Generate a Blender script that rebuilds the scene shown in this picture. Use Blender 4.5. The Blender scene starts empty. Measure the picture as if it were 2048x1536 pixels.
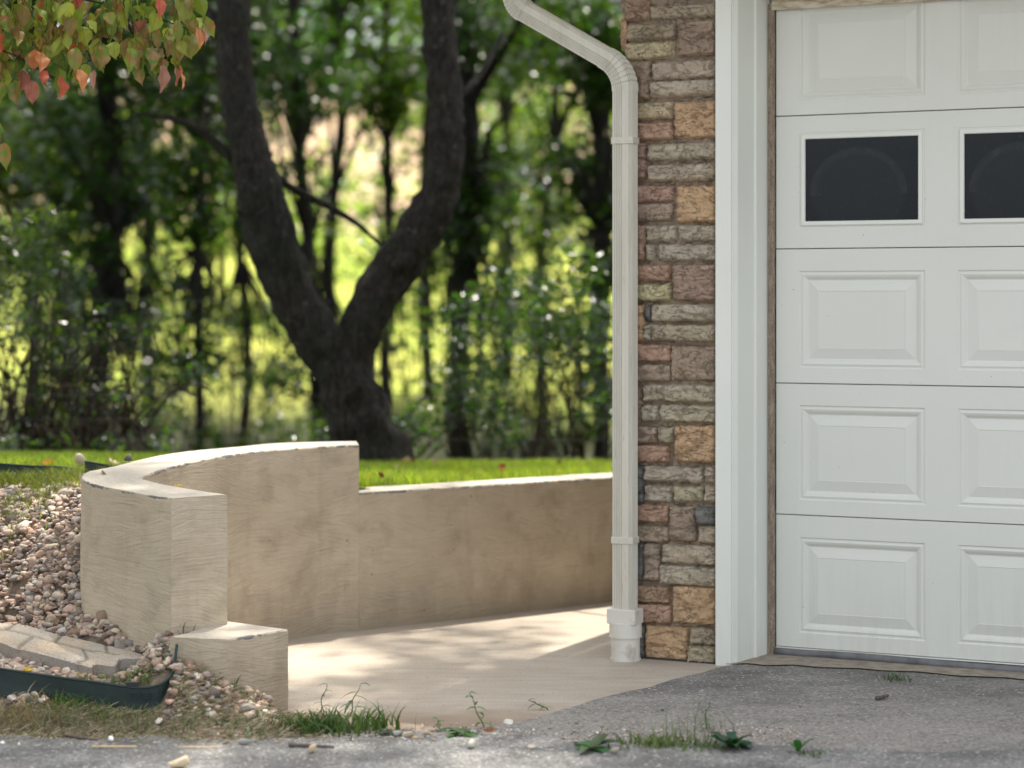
import bpy, bmesh, math, random
import numpy as np
from mathutils import Vector, Matrix, noise
R = math.radians
SC = bpy.context.scene
COL = SC.collection
random.seed(7); rng = np.random.default_rng(7)

# ------------------------------------------------------------------ camera, sky, sun, exposure
F, HR, EYE = 4380.0, 600.0, 1.25            # focal length and horizon row of the 2048 px photograph, eye height
cam = bpy.data.cameras.new('camera'); cam.sensor_width = 36; cam.lens = 36 * F / 2048
cam.shift_y = -(768 - HR) / 2048; cam.clip_start = .1; cam.clip_end = 900
co = bpy.data.objects.new('camera', cam); COL.objects.link(co)
co.location = (0, 0, EYE); co.rotation_euler = (R(90), 0, 0); SC.camera = co
cam.dof.use_dof = True; cam.dof.focus_distance = 7.1
cam.dof.aperture_fstop = cam.lens / 1000 / .041
SUN_EL, SUN_DIR = R(68), Vector((.30, .954))   # horizontal direction towards the sun
w = bpy.data.worlds.new('World'); SC.world = w; w.use_nodes = True
wn = w.node_tree.nodes; wl = w.node_tree.links
sky = wn.new('ShaderNodeTexSky'); sky.sky_type = 'NISHITA'; sky.sun_disc = False
sky.sun_elevation = SUN_EL; sky.sun_rotation = math.atan2(SUN_DIR.x, SUN_DIR.y)
sky.dust_density = 2.5; sky.air_density = 1.0
hs = wn.new('ShaderNodeHueSaturation'); hs.inputs['Saturation'].default_value = .27
wl.new(sky.outputs[0], hs.inputs['Color']); wl.new(hs.outputs[0], wn['Background'].inputs[0])
wn['Background'].inputs[1].default_value = .15
sl = bpy.data.lights.new('sun', 'SUN'); sl.energy = 2.7; sl.angle = R(.55); sl.color = (1, .93, .82)
so = bpy.data.objects.new('sun', sl); COL.objects.link(so)
sd = Vector((SUN_DIR.x * math.cos(SUN_EL), SUN_DIR.y * math.cos(SUN_EL), math.sin(SUN_EL)))
so.rotation_euler = sd.to_track_quat('Z', 'Y').to_euler()
SC.view_settings.view_transform = 'Standard'; SC.view_settings.look = 'None'
SC.view_settings.exposure = 1.5; SC.view_settings.gamma = 1
SC.cycles.max_bounces = 8; SC.cycles.transparent_max_bounces = 8
try: SC.cycles.sample_clamp_indirect = 6
except Exception: pass

# ------------------------------------------------------------------ helpers
def G(u, v, z=0.0):                          # ground-type point: height known, pixel known
    Y = F * (EYE - z) / (v - HR); return Vector(((u - 1024) / F * Y, Y, z))
def P(u, v, Y):                              # point at a known depth
    return Vector(((u - 1024) / F * Y, Y, EYE - (v - HR) / F * Y))
def setp(o, label=None, cat=None, group=None, kind=None):
    if label: o['label'] = label
    if cat: o['category'] = cat
    if group: o['group'] = group
    if kind: o['kind'] = kind
    return o
def empty(name, loc=(0, 0, 0), rz=0, **k):
    o = bpy.data.objects.new(name, None); COL.objects.link(o); o.location = loc; o.rotation_euler = (0, 0, rz)
    o.empty_display_size = .1
    return setp(o, **k)
def mesh_obj(name, verts, faces, mat, parent=None, smooth=False, **k):
    me = bpy.data.meshes.new(name); me.from_pydata([tuple(v) for v in verts], [], faces); me.update()
    return link(name, me, mat, parent, smooth, **k)
def link(name, me, mat, parent=None, smooth=False, **k):
    o = bpy.data.objects.new(name, me); COL.objects.link(o)
    if mat: me.materials.append(mat)
    if smooth: me.polygons.foreach_set('use_smooth', [True] * len(me.polygons))
    if parent: o.parent = parent
    return setp(o, **k)
class MB:
    def __init__(s): s.v = []; s.f = []; s.c = []; s.t = []
    def add(s, vs, fs, col=None):
        n = len(s.v); s.v += [tuple(v) for v in vs]; s.f += [tuple(i + n for i in f) for f in fs]
        if col is not None: s.c += [tuple(col)] * len(vs)
    def box(s, x0, x1, y0, y1, z0, z1, col=None):
        vs = [(x, y, z) for x in (x0, x1) for y in (y0, y1) for z in (z0, z1)]
        s.add(vs, [(0, 1, 3, 2), (4, 6, 7, 5), (0, 4, 5, 1), (2, 3, 7, 6), (0, 2, 6, 4), (1, 5, 7, 3)], col)
    def tube(s, pts, rad, seg=10, rough=0, cap=True, col=None, seed=0):
        pts = [Vector(p) for p in pts]; n = len(pts); vs = []; fs = []
        up = Vector((0, 0, 1)); prev = None
        for i, p in enumerate(pts):
            d = (pts[min(i + 1, n - 1)] - pts[max(i - 1, 0)]).normalized()
            if prev is None:
                a = d.orthogonal().normalized()
            else:
                a = (prev - d * prev.dot(d)).normalized()
            prev = a; b = d.cross(a); r = rad[i] if hasattr(rad, '__len__') else rad
            for k in range(seg):
                t = 2 * math.pi * k / seg; q = a * math.cos(t) + b * math.sin(t); rr = r
                if rough: rr *= 1 + rough * noise.noise((p + q * r) * (1.2 / max(r, .02)) + Vector((seed, 0, 0))) + (rough * .45 * noise.noise(Vector((k * 1.1, p.z * 5 + math.sin(p.z * 9), seed))) + rough * .25 * noise.noise((p + q * r) * 22) if seg > 20 else 0)
                vs.append(p + q * rr)
        for i in range(n - 1):
            for k in range(seg):
                k2 = (k + 1) % seg; fs.append((i * seg + k, i * seg + k2, (i + 1) * seg + k2, (i + 1) * seg + k))
        if cap: fs.append(tuple(range(seg))[::-1]); fs.append(tuple((n - 1) * seg + k for k in range(seg)))
        s.add(vs, fs, col)
    def build(s, name, mat, parent=None, smooth=False, **k):
        o = mesh_obj(name, s.v, s.f, mat, parent, smooth, **k)
        if s.c:
            a = o.data.color_attributes.new('col', 'FLOAT_COLOR', 'POINT')
            a.data.foreach_set('color', np.array([(c[0], c[1], c[2], 1) for c in s.c], dtype=np.float32).ravel())
        return o
def catmull(pts, n):
    pts = [Vector(p) for p in pts]; ext = [pts[0] * 2 - pts[1]] + pts + [pts[-1] * 2 - pts[-2]]
    out = []
    for i in range(len(pts) - 1):
        p0, p1, p2, p3 = ext[i:i + 4]
        for k in range(12):
            t = k / 12; out.append(.5 * ((2 * p1) + (p2 - p0) * t + (2 * p0 - 5 * p1 + 4 * p2 - p3) * t * t + (3 * p1 - p0 - 3 * p2 + p3) * t ** 3))
    out.append(pts[-1])
    L = [0]
    for a, b in zip(out, out[1:]): L.append(L[-1] + (b - a).length)
    res = []; j = 0
    for i in range(n):
        d = L[-1] * i / (n - 1)
        while j < len(L) - 2 and L[j + 1] < d: j += 1
        t = (d - L[j]) / max(1e-9, L[j + 1] - L[j]); res.append(out[j].lerp(out[j + 1], min(1, t)))
    return res
# material graph helper
class N:
    def __init__(s, name):
        s.m = bpy.data.materials.new(name); s.m.use_nodes = True; s.t = s.m.node_tree
        s.b = s.t.nodes['Principled BSDF']; s.out = s.t.nodes['Material Output']
    def n(s, typ, **kw):
        nd = s.t.nodes.new('ShaderNode' + typ)
        for k, v in kw.items():
            if k in nd.inputs: s.set(nd.inputs[k], v)
            else: setattr(nd, k, v)
        return nd
    def set(s, inp, v):
        if isinstance(v, bpy.types.NodeSocket): s.t.links.new(v, inp)
        elif isinstance(v, (tuple, list)) and inp.type == 'RGBA' and len(v) == 3: inp.default_value = (*v, 1)
        else: inp.default_value = v
    def coord(s, kind='Object'): return s.n('TexCoord').outputs[kind]
    def mapping(s, vec, scale=(1, 1, 1), loc=(0, 0, 0), rot=(0, 0, 0)):
        m = s.n('Mapping'); s.set(m.inputs['Vector'], vec); m.inputs['Scale'].default_value = scale
        m.inputs['Location'].default_value = loc; m.inputs['Rotation'].default_value = rot; return m.outputs[0]
    def noise(s, vec, scale, detail=4, rough=.55, dist=0, out='Fac'):
        nd = s.n('TexNoise'); s.set(nd.inputs['Vector'], vec); nd.inputs['Scale'].default_value = scale
        nd.inputs['Detail'].default_value = detail; nd.inputs['Roughness'].default_value = rough
        nd.inputs['Distortion'].default_value = dist; return nd.outputs[out]
    def ramp(s, fac, stops, interp='LINEAR'):
        nd = s.n('ValToRGB'); s.set(nd.inputs[0], fac); e = nd.color_ramp.elements; nd.color_ramp.interpolation = interp
        while len(e) < len(stops): e.new(.5)
        for el, (p, c) in zip(e, stops):
            el.position = p; el.color = (*c, 1) if isinstance(c, (tuple, list)) else (c, c, c, 1)
        return nd.outputs[0]
    def mix(s, fac, a, b, mode='MIX'):
        nd = s.n('Mix'); nd.data_type = 'RGBA'; nd.blend_type = mode
        s.set(nd.inputs[0], fac); s.set(nd.inputs[6], a); s.set(nd.inputs[7], b); return nd.outputs[2]
    def math(s, op, a, b=0.0, clamp=False):
        nd = s.n('Math'); nd.operation = op; nd.use_clamp = clamp; s.set(nd.inputs[0], a); s.set(nd.inputs[1], b); return nd.outputs[0]
    def bump(s, h, strength=.3, dist=.01, normal=None):
        nd = s.n('Bump'); s.set(nd.inputs['Height'], h); nd.inputs['Strength'].default_value = strength
        nd.inputs['Distance'].default_value = dist
        if normal is not None: s.set(nd.inputs['Normal'], normal)
        return nd.outputs[0]
    def fin(s, col=None, rough=None, normal=None, **kw):
        if col is not None: s.set(s.b.inputs['Base Color'], col)
        if rough is not None: s.set(s.b.inputs['Roughness'], rough)
        if normal is not None: s.set(s.b.inputs['Normal'], normal)
        for k, v in kw.items(): s.set(s.b.inputs[k.replace('_', ' ')], v)
        return s.m
    def attr(s, name, out='Color'):
        a = s.n('Attribute'); a.attribute_name = name; return a.outputs[out]
    def sep(s, vec):
        nd = s.n('SeparateXYZ'); s.set(nd.inputs[0], vec); return nd.outputs

# ------------------------------------------------------------------ materials
def m_paint(name, col, grain=(2, 40, 40), strength=.12, spot=.5):
    m = N(name); c = m.coord(); g = m.noise(m.mapping(c, grain), 8, 5)
    big = m.noise(c, 1.3, 3); base = m.mix(m.ramp(big, [(.3, 0.0), (.75, 1.0)]), col, tuple(x * .93 for x in col))
    sp = m.noise(c, 75, 1, .3); spm = m.ramp(sp, [(.0, 0.0), (.815, 0.0), (.835, 1.0)])
    base = m.mix(m.math('MULTIPLY', spm, spot), base, (.10, .10, .11))
    zz = m.sep(c)[2]; st_ = m.noise(m.mapping(c, (14, 14, 1.2)), 2.5, 5, .65)
    gr = m.math('MULTIPLY', m.math('SUBTRACT', 1.0, m.math('MULTIPLY', zz, 2.2), True), m.ramp(st_, [(.42, 0.0), (.75, .22)])); base = m.mix(gr, base, (.36, .32, .27))
    base = m.mix(m.ramp(m.noise(m.mapping(c, (22, 22, .8)), 2.0, 4, .6), [(.55, 0.0), (.8, .06)]), base, (.42, .39, .32))
    return m.fin(base, .42, m.bump(g, strength, .004))
M_DOOR = m_paint('door_paint', (.71, .72, .66))
M_TRIM = m_paint('trim_paint', (.76, .78, .72), grain=(30, 30, 2), strength=.05, spot=.35)
def m_spout():
    m = N('cream_aluminium'); c = m.coord(); s = m.noise(m.mapping(c, (9, 9, 1)), 3, 5)
    col = m.mix(m.ramp(s, [(.35, 0.0), (.7, 1.0)]), (.63, .61, .53), (.55, .52, .44))
    d = m.noise(m.mapping(c, (60, 60, 6)), 2.2, 4); col = m.mix(m.ramp(d, [(.62, 0.0), (.74, .5)]), col, (.24, .19, .12))
    dn = m.ramp(m.noise(m.mapping(c, (14, 14, 3)), 2, 4), [(.3, .25), (.6, .75)]); col = m.mix(m.math('MULTIPLY', m.attr('dirt', 'Fac'), dn), col, (.20, .165, .11))  # rib grooves and crimps darkened: dirty lines plus painted shade so ribs show
    return m.fin(col, .45, m.bump(m.noise(c, 60, 2), .05, .002))
M_SPOUT = m_spout()
def m_pvc():
    m = N('pvc_white'); c = m.coord(); s = m.noise(c, 14, 6)
    col = m.mix(m.ramp(s, [(.56, 0.0), (.72, .8)]), (.66, .64, .58), (.30, .27, .2))
    return m.fin(col, .4)
M_PVC = m_pvc()
def m_stone():
    m = N('veneer_stone'); c = m.coord(); col = m.attr('col')
    n1 = m.noise(c, 16, 7, .65); n2 = m.noise(c, 90, 4, .6); n3 = m.noise(m.mapping(c, (1, 1, 2.4)), 26, 5, .6, 1.2)
    a = m.mix(m.ramp(n1, [(.30, 0.0), (.72, 1.0)]), m.mix(.35, col, (.08, .06, .045)), m.mix(.12, col, (.75, .65, .5)))
    a = m.mix(m.ramp(n3, [(.25, 1.0), (.42, 0.0)]), a, m.mix(.6, col, (.05, .04, .03)))
    a = m.mix(m.ramp(n2, [(.25, .5), (.5, 0.0), (1, 0.0)]), a, (.06, .05, .04))
    ck = m.noise(m.mapping(c, (1, 1, 2.0)), 13, 6, .6, .8); crk = m.ramp(ck, [(.478, 0.0), (.497, 1.0), (.516, 0.0)]); a = m.mix(m.math('MULTIPLY', crk, .24), a, m.mix(.75, col, (.03, .025, .02)))
    h = m.math('SUBTRACT', m.math('ADD', m.math('MULTIPLY', n3, .8), m.math('MULTIPLY', n2, .25)), m.math('MULTIPLY', crk, .3))
    return m.fin(a, .9, m.bump(h, .9, .016), Specular_IOR_Level=.25)
M_STONE = m_stone()
def m_stucco():
    m = N('brushed_cement'); uv = m.coord('UV'); ob = m.coord()
    warp = m.noise(m.mapping(uv, (1, 1, 1)), 1.7, 4, .55, out='Color')
    wv = m.n('VectorMath'); wv.operation = 'MULTIPLY_ADD'; m.set(wv.inputs[0], warp); wv.inputs[1].default_value = (.0, .10, 0); m.set(wv.inputs[2], uv)
    sa = m.noise(m.mapping(m.mapping(wv.outputs[0], rot=(0, 0, .30)), (9, 135, 1)), 1.0, 6, .7, .35)
    sb = m.noise(m.mapping(m.mapping(wv.outputs[0], rot=(0, 0, -.22)), (8, 150, 1)), 1.0, 6, .7, .35)
    sc = m.noise(m.mapping(wv.outputs[0], (6, 120, 1)), 1.0, 6, .7, .3)
    mk = m.noise(m.mapping(uv, (1, 1.6, 1), loc=(3, 1, 0)), 3.4, 2, .4)
    s1 = m.mix(m.ramp(mk, [(.52, 0.0), (.58, 1.0)]), m.mix(m.ramp(mk, [(.40, 0.0), (.46, 1.0)]), sa, sc), sb)
    s2 = m.noise(m.mapping(wv.outputs[0], (3, 40, 1), rot=(0, 0, .12)), 1.0, 5, .65, .3)
    f = m.noise(ob, 70, 4, .6); big = m.noise(ob, 2.6, 5, .6); mid = m.noise(ob, 9, 5, .6)
    col = m.mix(m.ramp(big, [(.3, 0.0), (.7, 1.0)]), (.50, .415, .30), (.64, .545, .41))
    col = m.mix(m.ramp(s1, [(.30, .5), (.50, 0.0)]), col, (.34, .28, .205))
    col = m.mix(m.ramp(mid, [(.50, 0.0), (.72, .55)]), col, (.34, .27, .185))
    dr_ = m.noise(m.mapping(uv, (16, 1.2, 1)), 1.0, 5, .65); col = m.mix(m.ramp(dr_, [(.55, 0.0), (.75, .35)]), col, (.33, .27, .19))
    sp = m.noise(ob, 34, 2, .4); col = m.mix(m.ramp(sp, [(.755, 0.0), (.80, .75)]), col, (.17, .13, .09))
    # damp, dirty foot of the wall
    zz = m.sep(ob)[2]; foot = m.math('SUBTRACT', m.math('MULTIPLY', m.noise(m.mapping(ob, (3, 3, 1)), 3, 4), .46), zz)
    col = m.mix(m.math('MULTIPLY', m.math('MULTIPLY', foot, 6, True), .42), col, (.25, .20, .14))
    ge = m.n('NewGeometry'); edge = m.attr('edge', 'Fac')
    ed = m.math('GREATER_THAN', m.math('SUBTRACT', edge, m.ramp(m.noise(ob, 6.5, 8, .8), [(.46, 1.15), (.60, .30)])), 0.0)
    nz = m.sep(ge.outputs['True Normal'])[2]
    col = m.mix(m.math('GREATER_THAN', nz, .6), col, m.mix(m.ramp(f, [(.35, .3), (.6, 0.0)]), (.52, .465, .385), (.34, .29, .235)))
    col = m.mix(m.math('MULTIPLY', ed, .85), col, (.12, .125, .13))
    h = m.math('ADD', m.math('ADD', m.math('MULTIPLY', s1, 1.0), m.math('MULTIPLY', s2, .7)), m.math('MULTIPLY', f, .3))
    return m.fin(col, .85, m.bump(h, .8, .010), Specular_IOR_Level=.3)
M_STUCCO = m_stucco()
def m_concrete():
    m = N('pad_concrete'); c = m.coord()
    f = m.noise(c, 150, 4, .7); st = m.noise(m.mapping(c, (3, 14, 1), rot=(0, 0, .3)), 1.6, 6, .6); big = m.noise(c, 1.6, 5, .6)
    col = m.mix(m.ramp(big, [(.3, 0.0), (.7, 1.0)]), (.39, .335, .27), (.47, .41, .335))
    col = m.mix(m.ramp(st, [(.42, 0.0), (.72, .6)]), col, (.33, .26, .20))
    col = m.mix(m.ramp(f, [(.32, .8), (.50, 0.0)]), col, (.22, .175, .135))
    sp = m.noise(c, 45, 2, .4); col = m.mix(m.ramp(sp, [(.73, 0.0), (.76, .8)]), col, (.10, .08, .06))
    # earth washed on to the slab near the road
    y = m.sep(c)[1]; e = m.math('ADD', m.math('SUBTRACT', 6.62, y), m.math('MULTIPLY', m.noise(c, 5, 5), .45))
    col = m.mix(m.math('MULTIPLY', m.math('SUBTRACT', m.math('MULTIPLY', e, 3.4), .2, True), .85), col, (.235, .165, .11))
    return m.fin(col, .88, m.bump(f, .3, .003))
M_PAD = m_concrete()
def m_asphalt(name, dark, light, dust, dustcol, y0=None, rough=.9):
    m = N(name); c = m.coord()
    v = m.n('TexVoronoi'); m.set(v.inputs['Vector'], c); v.inputs['Scale'].default_value = 150
    agg = m.sep(v.outputs['Color'])[0]; f = m.noise(c, 300, 3, .7)
    col = m.mix(m.ramp(agg, [(.1, 0.0), (.95, 1.0)]), dark, light)
    pt_ = m.ramp(m.noise(c, 3.5, 6, .7), [(.40, .65), (.60, 0.0)]); col = m.mix(pt_, col, tuple(x * .45 for x in dark))
    col = m.mix(m.ramp(agg, [(.965, 0.0), (.975, 1.0)]), col, (.55, .52, .48))
    col = m.mix(m.ramp(f, [(.30, .9), (.50, 0.0)]), col, (.03, .03, .03))
    d = m.noise(m.mapping(c, (1.2, 3.2, 1)), 1.7, 6, .62); dm = m.ramp(d, [(.38, 0.0), (.68, 1.0)])
    if y0 is not None:
        yy = m.sep(c)[1]; band = m.math('SUBTRACT', 1.0, m.math('MULTIPLY', m.math('ABSOLUTE', m.math('SUBTRACT', yy, y0)), 1.5), True)
        dm = m.math('ADD', dm, band, True)
    fine = m.ramp(m.noise(c, 90, 4, .7), [(.40, 0.1), (.58, 1.0)])
    col = m.mix(m.math('MULTIPLY', m.math('MULTIPLY', dm, fine), dust), col, dustcol)
    h = m.math('ADD', v.outputs['Distance'], m.math('MULTIPLY', f, .4))
    return m.fin(col, rough, m.bump(h, .7, .004))
M_DRIVE = m_asphalt('driveway_asphalt', (.125, .12, .115), (.32, .305, .285), .75, (.35, .315, .275), 6.35)
M_ROAD = m_asphalt('road_asphalt', (.105, .103, .10), (.345, .338, .325), .35, (.36, .33, .29))
def m_terrain():
    m = N('ground_cover'); c = m.coord(); x, y, z = m.sep(c)
    n = m.noise(c, 30, 5, .65); n2 = m.noise(c, 2.0, 5)
    dirt = m.mix(m.ramp(n, [(.3, 0.0), (.7, 1.0)]), (.085, .06, .042), (.22, .17, .125))
    grass = m.mix(m.ramp(n, [(.3, 0.0), (.7, 1.0)]), (.05, .07, .02), (.10, .13, .035))
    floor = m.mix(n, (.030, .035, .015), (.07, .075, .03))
    mead = m.mix(m.ramp(m.noise(c, .35, 6, .65), [(.35, 0.0), (.65, 1.0)]), (.31, .38, .06), (.48, .48, .10))
    field = m.mix(m.ramp(m.noise(c, .3, 6, .65), [(.35, 0.0), (.65, 1.0)]), (.42, .28, .18), (.44, .33, .20))
    yn = m.math('ADD', y, m.math('MULTIPLY', m.math('SUBTRACT', m.noise(c, .12, 3), .5), 26.0))
    col = m.mix(m.math('MULTIPLY', m.math('SUBTRACT', m.math('ADD', y, m.math('MULTIPLY', n2, .5)), 8.25), 4, True), dirt, grass)
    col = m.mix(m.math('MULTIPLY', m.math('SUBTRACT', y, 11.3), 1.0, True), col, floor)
    col = m.mix(m.math('MULTIPLY', m.math('SUBTRACT', y, 32.0), .25, True), col, mead)
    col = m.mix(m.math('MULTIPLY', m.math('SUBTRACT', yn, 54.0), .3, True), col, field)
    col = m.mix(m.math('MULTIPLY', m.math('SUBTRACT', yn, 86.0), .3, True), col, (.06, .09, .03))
    return m.fin(col, .95, m.bump(n, .5, .02), Specular_IOR_Level=.2)
M_TERR = m_terrain()
def m_vcol(name, rough=.8, bs=80, bst=.3, var=.25, spec=.35):
    m = N(name); c = m.coord(); col = m.attr('col'); n = m.noise(c, bs, 4, .6)
    a = m.mix(m.ramp(n, [(.3, var), (.55, 0.0)]), col, m.mix(.7, col, (.03, .025, .02)))
    return m.fin(a, rough, m.bump(n, bst, .004), Specular_IOR_Level=spec)
M_PEBBLE = m_vcol('pebble_stone', .7, 60)
def m_leaf(name, trans=.45, rough=.38, ymul=(1.5, 1.55, .55), spec=.5, veins=False):
    m = N(name); col = m.attr('col')
    if veins:
        uv = m.coord('UV'); u_, v_, _ = m.sep(uv)
        av = m.math('ABSOLUTE', v_); w_ = m.n('TexWave'); m.set(w_.inputs['Vector'], m.n('CombineXYZ', X=m.math('SUBTRACT', m.math('MULTIPLY', u_, 1.0), m.math('MULTIPLY', av, .55))).outputs[0])
        w_.inputs['Scale'].default_value = 2.4; w_.bands_direction = 'X'
        vm = m.math('MAXIMUM', m.ramp(w_.outputs['Fac'], [(.0, 1.0), (.14, 0.0)]), m.ramp(av, [(.02, 1.0), (.06, 0.0)]))
        bl = m.noise(m.coord(), 38, 4, .6); red = m.attr('blot')
        col = m.mix(m.math('MULTIPLY', m.ramp(bl, [(.46, 0.0), (.58, 1.0)]), red), col, (.36, .13, .08))
        col = m.mix(m.math('MULTIPLY', vm, .55), col, (.09, .07, .02))
        sp = m.noise(m.coord(), 160, 2, .5); col = m.mix(m.ramp(sp, [(.68, 0.0), (.74, .6)]), col, (.09, .04, .02))
    m.fin(col, rough, Specular_IOR_Level=spec)
    if veins: m.set(m.b.inputs['Normal'], m.bump(m.math('SUBTRACT', 1.0, vm), .35, .003))
    tr = m.n('BsdfTranslucent'); m.set(tr.inputs[0], m.mix(1.0, col, ymul, 'MULTIPLY'))
    mx = m.n('MixShader'); mx.inputs[0].default_value = trans
    m.t.links.new(m.b.outputs[0], mx.inputs[1]); m.t.links.new(tr.outputs[0], mx.inputs[2]); m.t.links.new(mx.outputs[0], m.out.inputs[0])
    return m.m
M_LEAF = m_leaf('tree_leaves', .40, .25, (5.2, 6.6, 1.2), .4)
M_SHRUB = m_leaf('shrub_leaves', .38, .24, (5.2, 6.6, 1.2), .4)
M_GRASS = m_leaf('grass_blades', .45, .5, (1.6, 1.5, .5), .3)
M_WEED = m_leaf('weed_leaves', .3, .45, (1.3, 1.4, .6), .4)
M_DOGW = m_leaf('dogwood_leaves', .22, .5, (1.5, 1.3, .7), .3, True)
M_DRY = m_leaf('dry_straw', .15, .8, (1.1, 1, .8), .1)
M_FALLEN = m_leaf('fallen_leaf', .25, .6, (1.3, 1, .6), .2)
def m_bark(name, c1, c2, sc=1.0):
    m = N(name); c = m.coord(); n = m.noise(m.mapping(c, (1, 1, .35)), 34 * sc, 7, .75, 1.2); b = m.noise(c, 3.0, 4)
    col = m.mix(m.ramp(n, [(.35, 0.0), (.65, 1.0)]), c1, c2)
    col = m.mix(m.ramp(b, [(.5, 0.0), (.7, .5)]), col, (.035, .045, .035))
    col = m.mix(m.ramp(m.noise(c, 22, 5, .7), [(.60, 0.0), (.68, .6)]), col, (.16, .17, .14) if name == 'bark' else (.05, .05, .04))
    return m.fin(col, .95, m.bump(n, 1.0, .06), Specular_IOR_Level=.2)
M_BARK = m_bark('bark', (.010, .009, .008), (.085, .073, .062)); M_TWIG = m_bark('twig_bark', (.05, .03, .025), (.14, .09, .07), 3)
M_BARK2 = m_bark('dark_bark', (.010, .009, .008), (.04, .033, .028))
def m_simple(name, col, rough=.6, ns=20, var=.3, bump=.1, **k):
    m = N(name); c = m.coord(); n = m.noise(c, ns, 5, .6)
    return m.fin(m.mix(m.ramp(n, [(.3, var), (.6, 0.0)]), col, tuple(x * .4 for x in col)), rough, m.bump(n, bump, .004), **k)
M_EDGE = m_simple('green_plastic', (.015, .033, .030), .55, 16, .6, .3)
M_BLACK = m_simple('black_rubber', (.03, .03, .033), .7, 30, .3, .3)
M_DARK = m_simple('dark_gap', (.02, .017, .015), .9)
M_SEAL = m_simple('rubber_seal', (.16, .16, .165), .55, 18, .8, .2)
M_WHITE = m_simple('cream_soffit', (.74, .66, .48), .6, 8, .08)
M_SHINGLE = m_simple('roof_shingle', (.10, .09, .085), .9, 40, .5, .5)
M_WOODCHIP = m_simple('pale_wood', (.72, .52, .30), .7, 40, .25)
M_STICK = m_simple('stick_bark', (.11, .085, .07), .9, 60, .5, .5)
M_WIRE = m_simple('fence_wire', (.10, .10, .095), .6)
M_BLUE = m_simple('blue_siding', (.05, .09, .17), .8, 1, .1)
def m_strip():
    m = N('weathered_strip'); c = m.coord(); n = m.noise(m.mapping(c, (10, 10, 2)), 9, 7, .7); f = m.noise(c, 110, 3, .6)
    col = m.mix(m.ramp(n, [(.3, 0.0), (.7, 1.0)]), (.15, .11, .075), (.40, .33, .25))
    col = m.mix(m.ramp(f, [(.35, .5), (.5, 0.0)]), col, (.08, .06, .045))
    return m.fin(col, .8, m.bump(f, .3, .003))
M_STRIP = m_strip()
def m_stained():
    m = N('stained_head_strip'); c = m.coord(); n = m.noise(m.mapping(c, (3, 3, 14)), 5, 6, .7)
    col = m.mix(m.ramp(n, [(.42, 0.0), (.66, 1.0)]), (.62, .56, .44), (.30, .21, .11))
    return m.fin(col, .7)
M_STAIN = m_stained()
def m_glass():
    m = N('dirty_dark_pane'); uv = m.coord('UV'); c = m.coord(); u_, v_, _ = m.sep(uv)     # uv in metres from the pane's lower middle
    r = m.math('SQRT', m.math('ADD', m.math('POWER', m.math('MULTIPLY', u_, .92), 2.0), m.math('POWER', v_, 2.0)))
    n = m.noise(c, 22, 5, .65); sc = m.noise(m.mapping(c, (3, 3, 1), rot=(0, .7, 0)), 30, 5, .7, 2.5)
    up_ = m.math('GREATER_THAN', v_, -.005)
    ring = m.math('MULTIPLY', m.ramp(m.math('MULTIPLY', r, 4.0), [(.52, 0.0), (.56, .5), (.63, .9), (.65, 0.0)]), m.math('MULTIPLY', up_, m.ramp(n, [(.3, .1), (.65, 1.0)])))
    inside = m.ramp(m.math('MULTIPLY', r, 4.0), [(.58, .45), (.64, 0.0)])
    dust = m.ramp(m.noise(c, 150, 2, .5), [(.70, 0.0), (.76, 1.0)]); dz = m.ramp(n, [(.5, 0.0), (.7, 1.0)])
    scr = m.ramp(sc, [(.62, 0.0), (.66, .6), (.70, 0.0)])
    fac = m.math('ADD', m.math('MULTIPLY', m.math('ADD', ring, m.math('MULTIPLY', inside, .6)), .022), m.math('ADD', m.math('MULTIPLY', m.math('MULTIPLY', dust, dz), .3), m.math('MULTIPLY', scr, .06)))
    col = m.mix(fac, (.006, .010, .014), (.75, .78, .78))
    return m.fin(col, m.ramp(n, [(.3, .12), (.7, .25)]), Specular_IOR_Level=.22)
M_PANE = m_glass()
def m_paver():
    m = N('paver_concrete'); c = m.coord(); f = m.noise(c, 150, 4, .65); b = m.noise(c, 7, 4)
    uv = m.coord('UV'); u_, v_, _ = m.sep(uv)
    col = m.mix(m.ramp(b, [(.35, 0.0), (.65, 1.0)]), (.58, .44, .30), (.48, .42, .35))
    col = m.mix(m.ramp(f, [(.3, .8), (.5, 0.0)]), col, (.12, .11, .10))
    col = m.mix(m.math('MULTIPLY', m.attr('dirt', 'Fac'), .7), col, (.10, .085, .07))  # joint darkening put into the colour, as the stamped grooves are shallow
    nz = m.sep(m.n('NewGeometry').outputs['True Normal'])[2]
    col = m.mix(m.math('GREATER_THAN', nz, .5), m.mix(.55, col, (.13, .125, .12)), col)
    return m.fin(col, .9, m.bump(f, .6, .006))
M_PAVER = m_paver()

# ------------------------------------------------------------------ wall plan (shared by ground, wall, grass)
SX, SY = Vector((0, 0, 0)), None
inner_px = [(455, 989, .648), (400, 981, .65), (352, 973, .655), (305, 963, .665), (284, 955, .672), (308, 945, .68), (359, 930, .688), (427, 915, .695), (513, 903, .70), (600, 896, .702), (660, 892, .702), (718, 890, .702)]
outer_px = [(343, 995, .65), (250, 977, .66), (185, 966, .665), (161, 957, .668), (177, 949, .67), (219, 938, .678), (273, 924, .685), (342, 910, .69), (444, 897, .698), (547, 888, .70), (620, 884, .702), (712, 882, .702)]
NW = 150
inner = catmull([G(*p) for p in inner_px], NW); outer = catmull([G(*p) for p in outer_px], NW)
step_i, step_o = inner[-1].copy(), outer[-1].copy()
wdir = (G(1222, 1205) - G(722, 1263)); wdir.z = 0; wdir.normalize()
wn_ = Vector((-wdir.y, wdir.x, 0))                      # away from the camera
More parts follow.
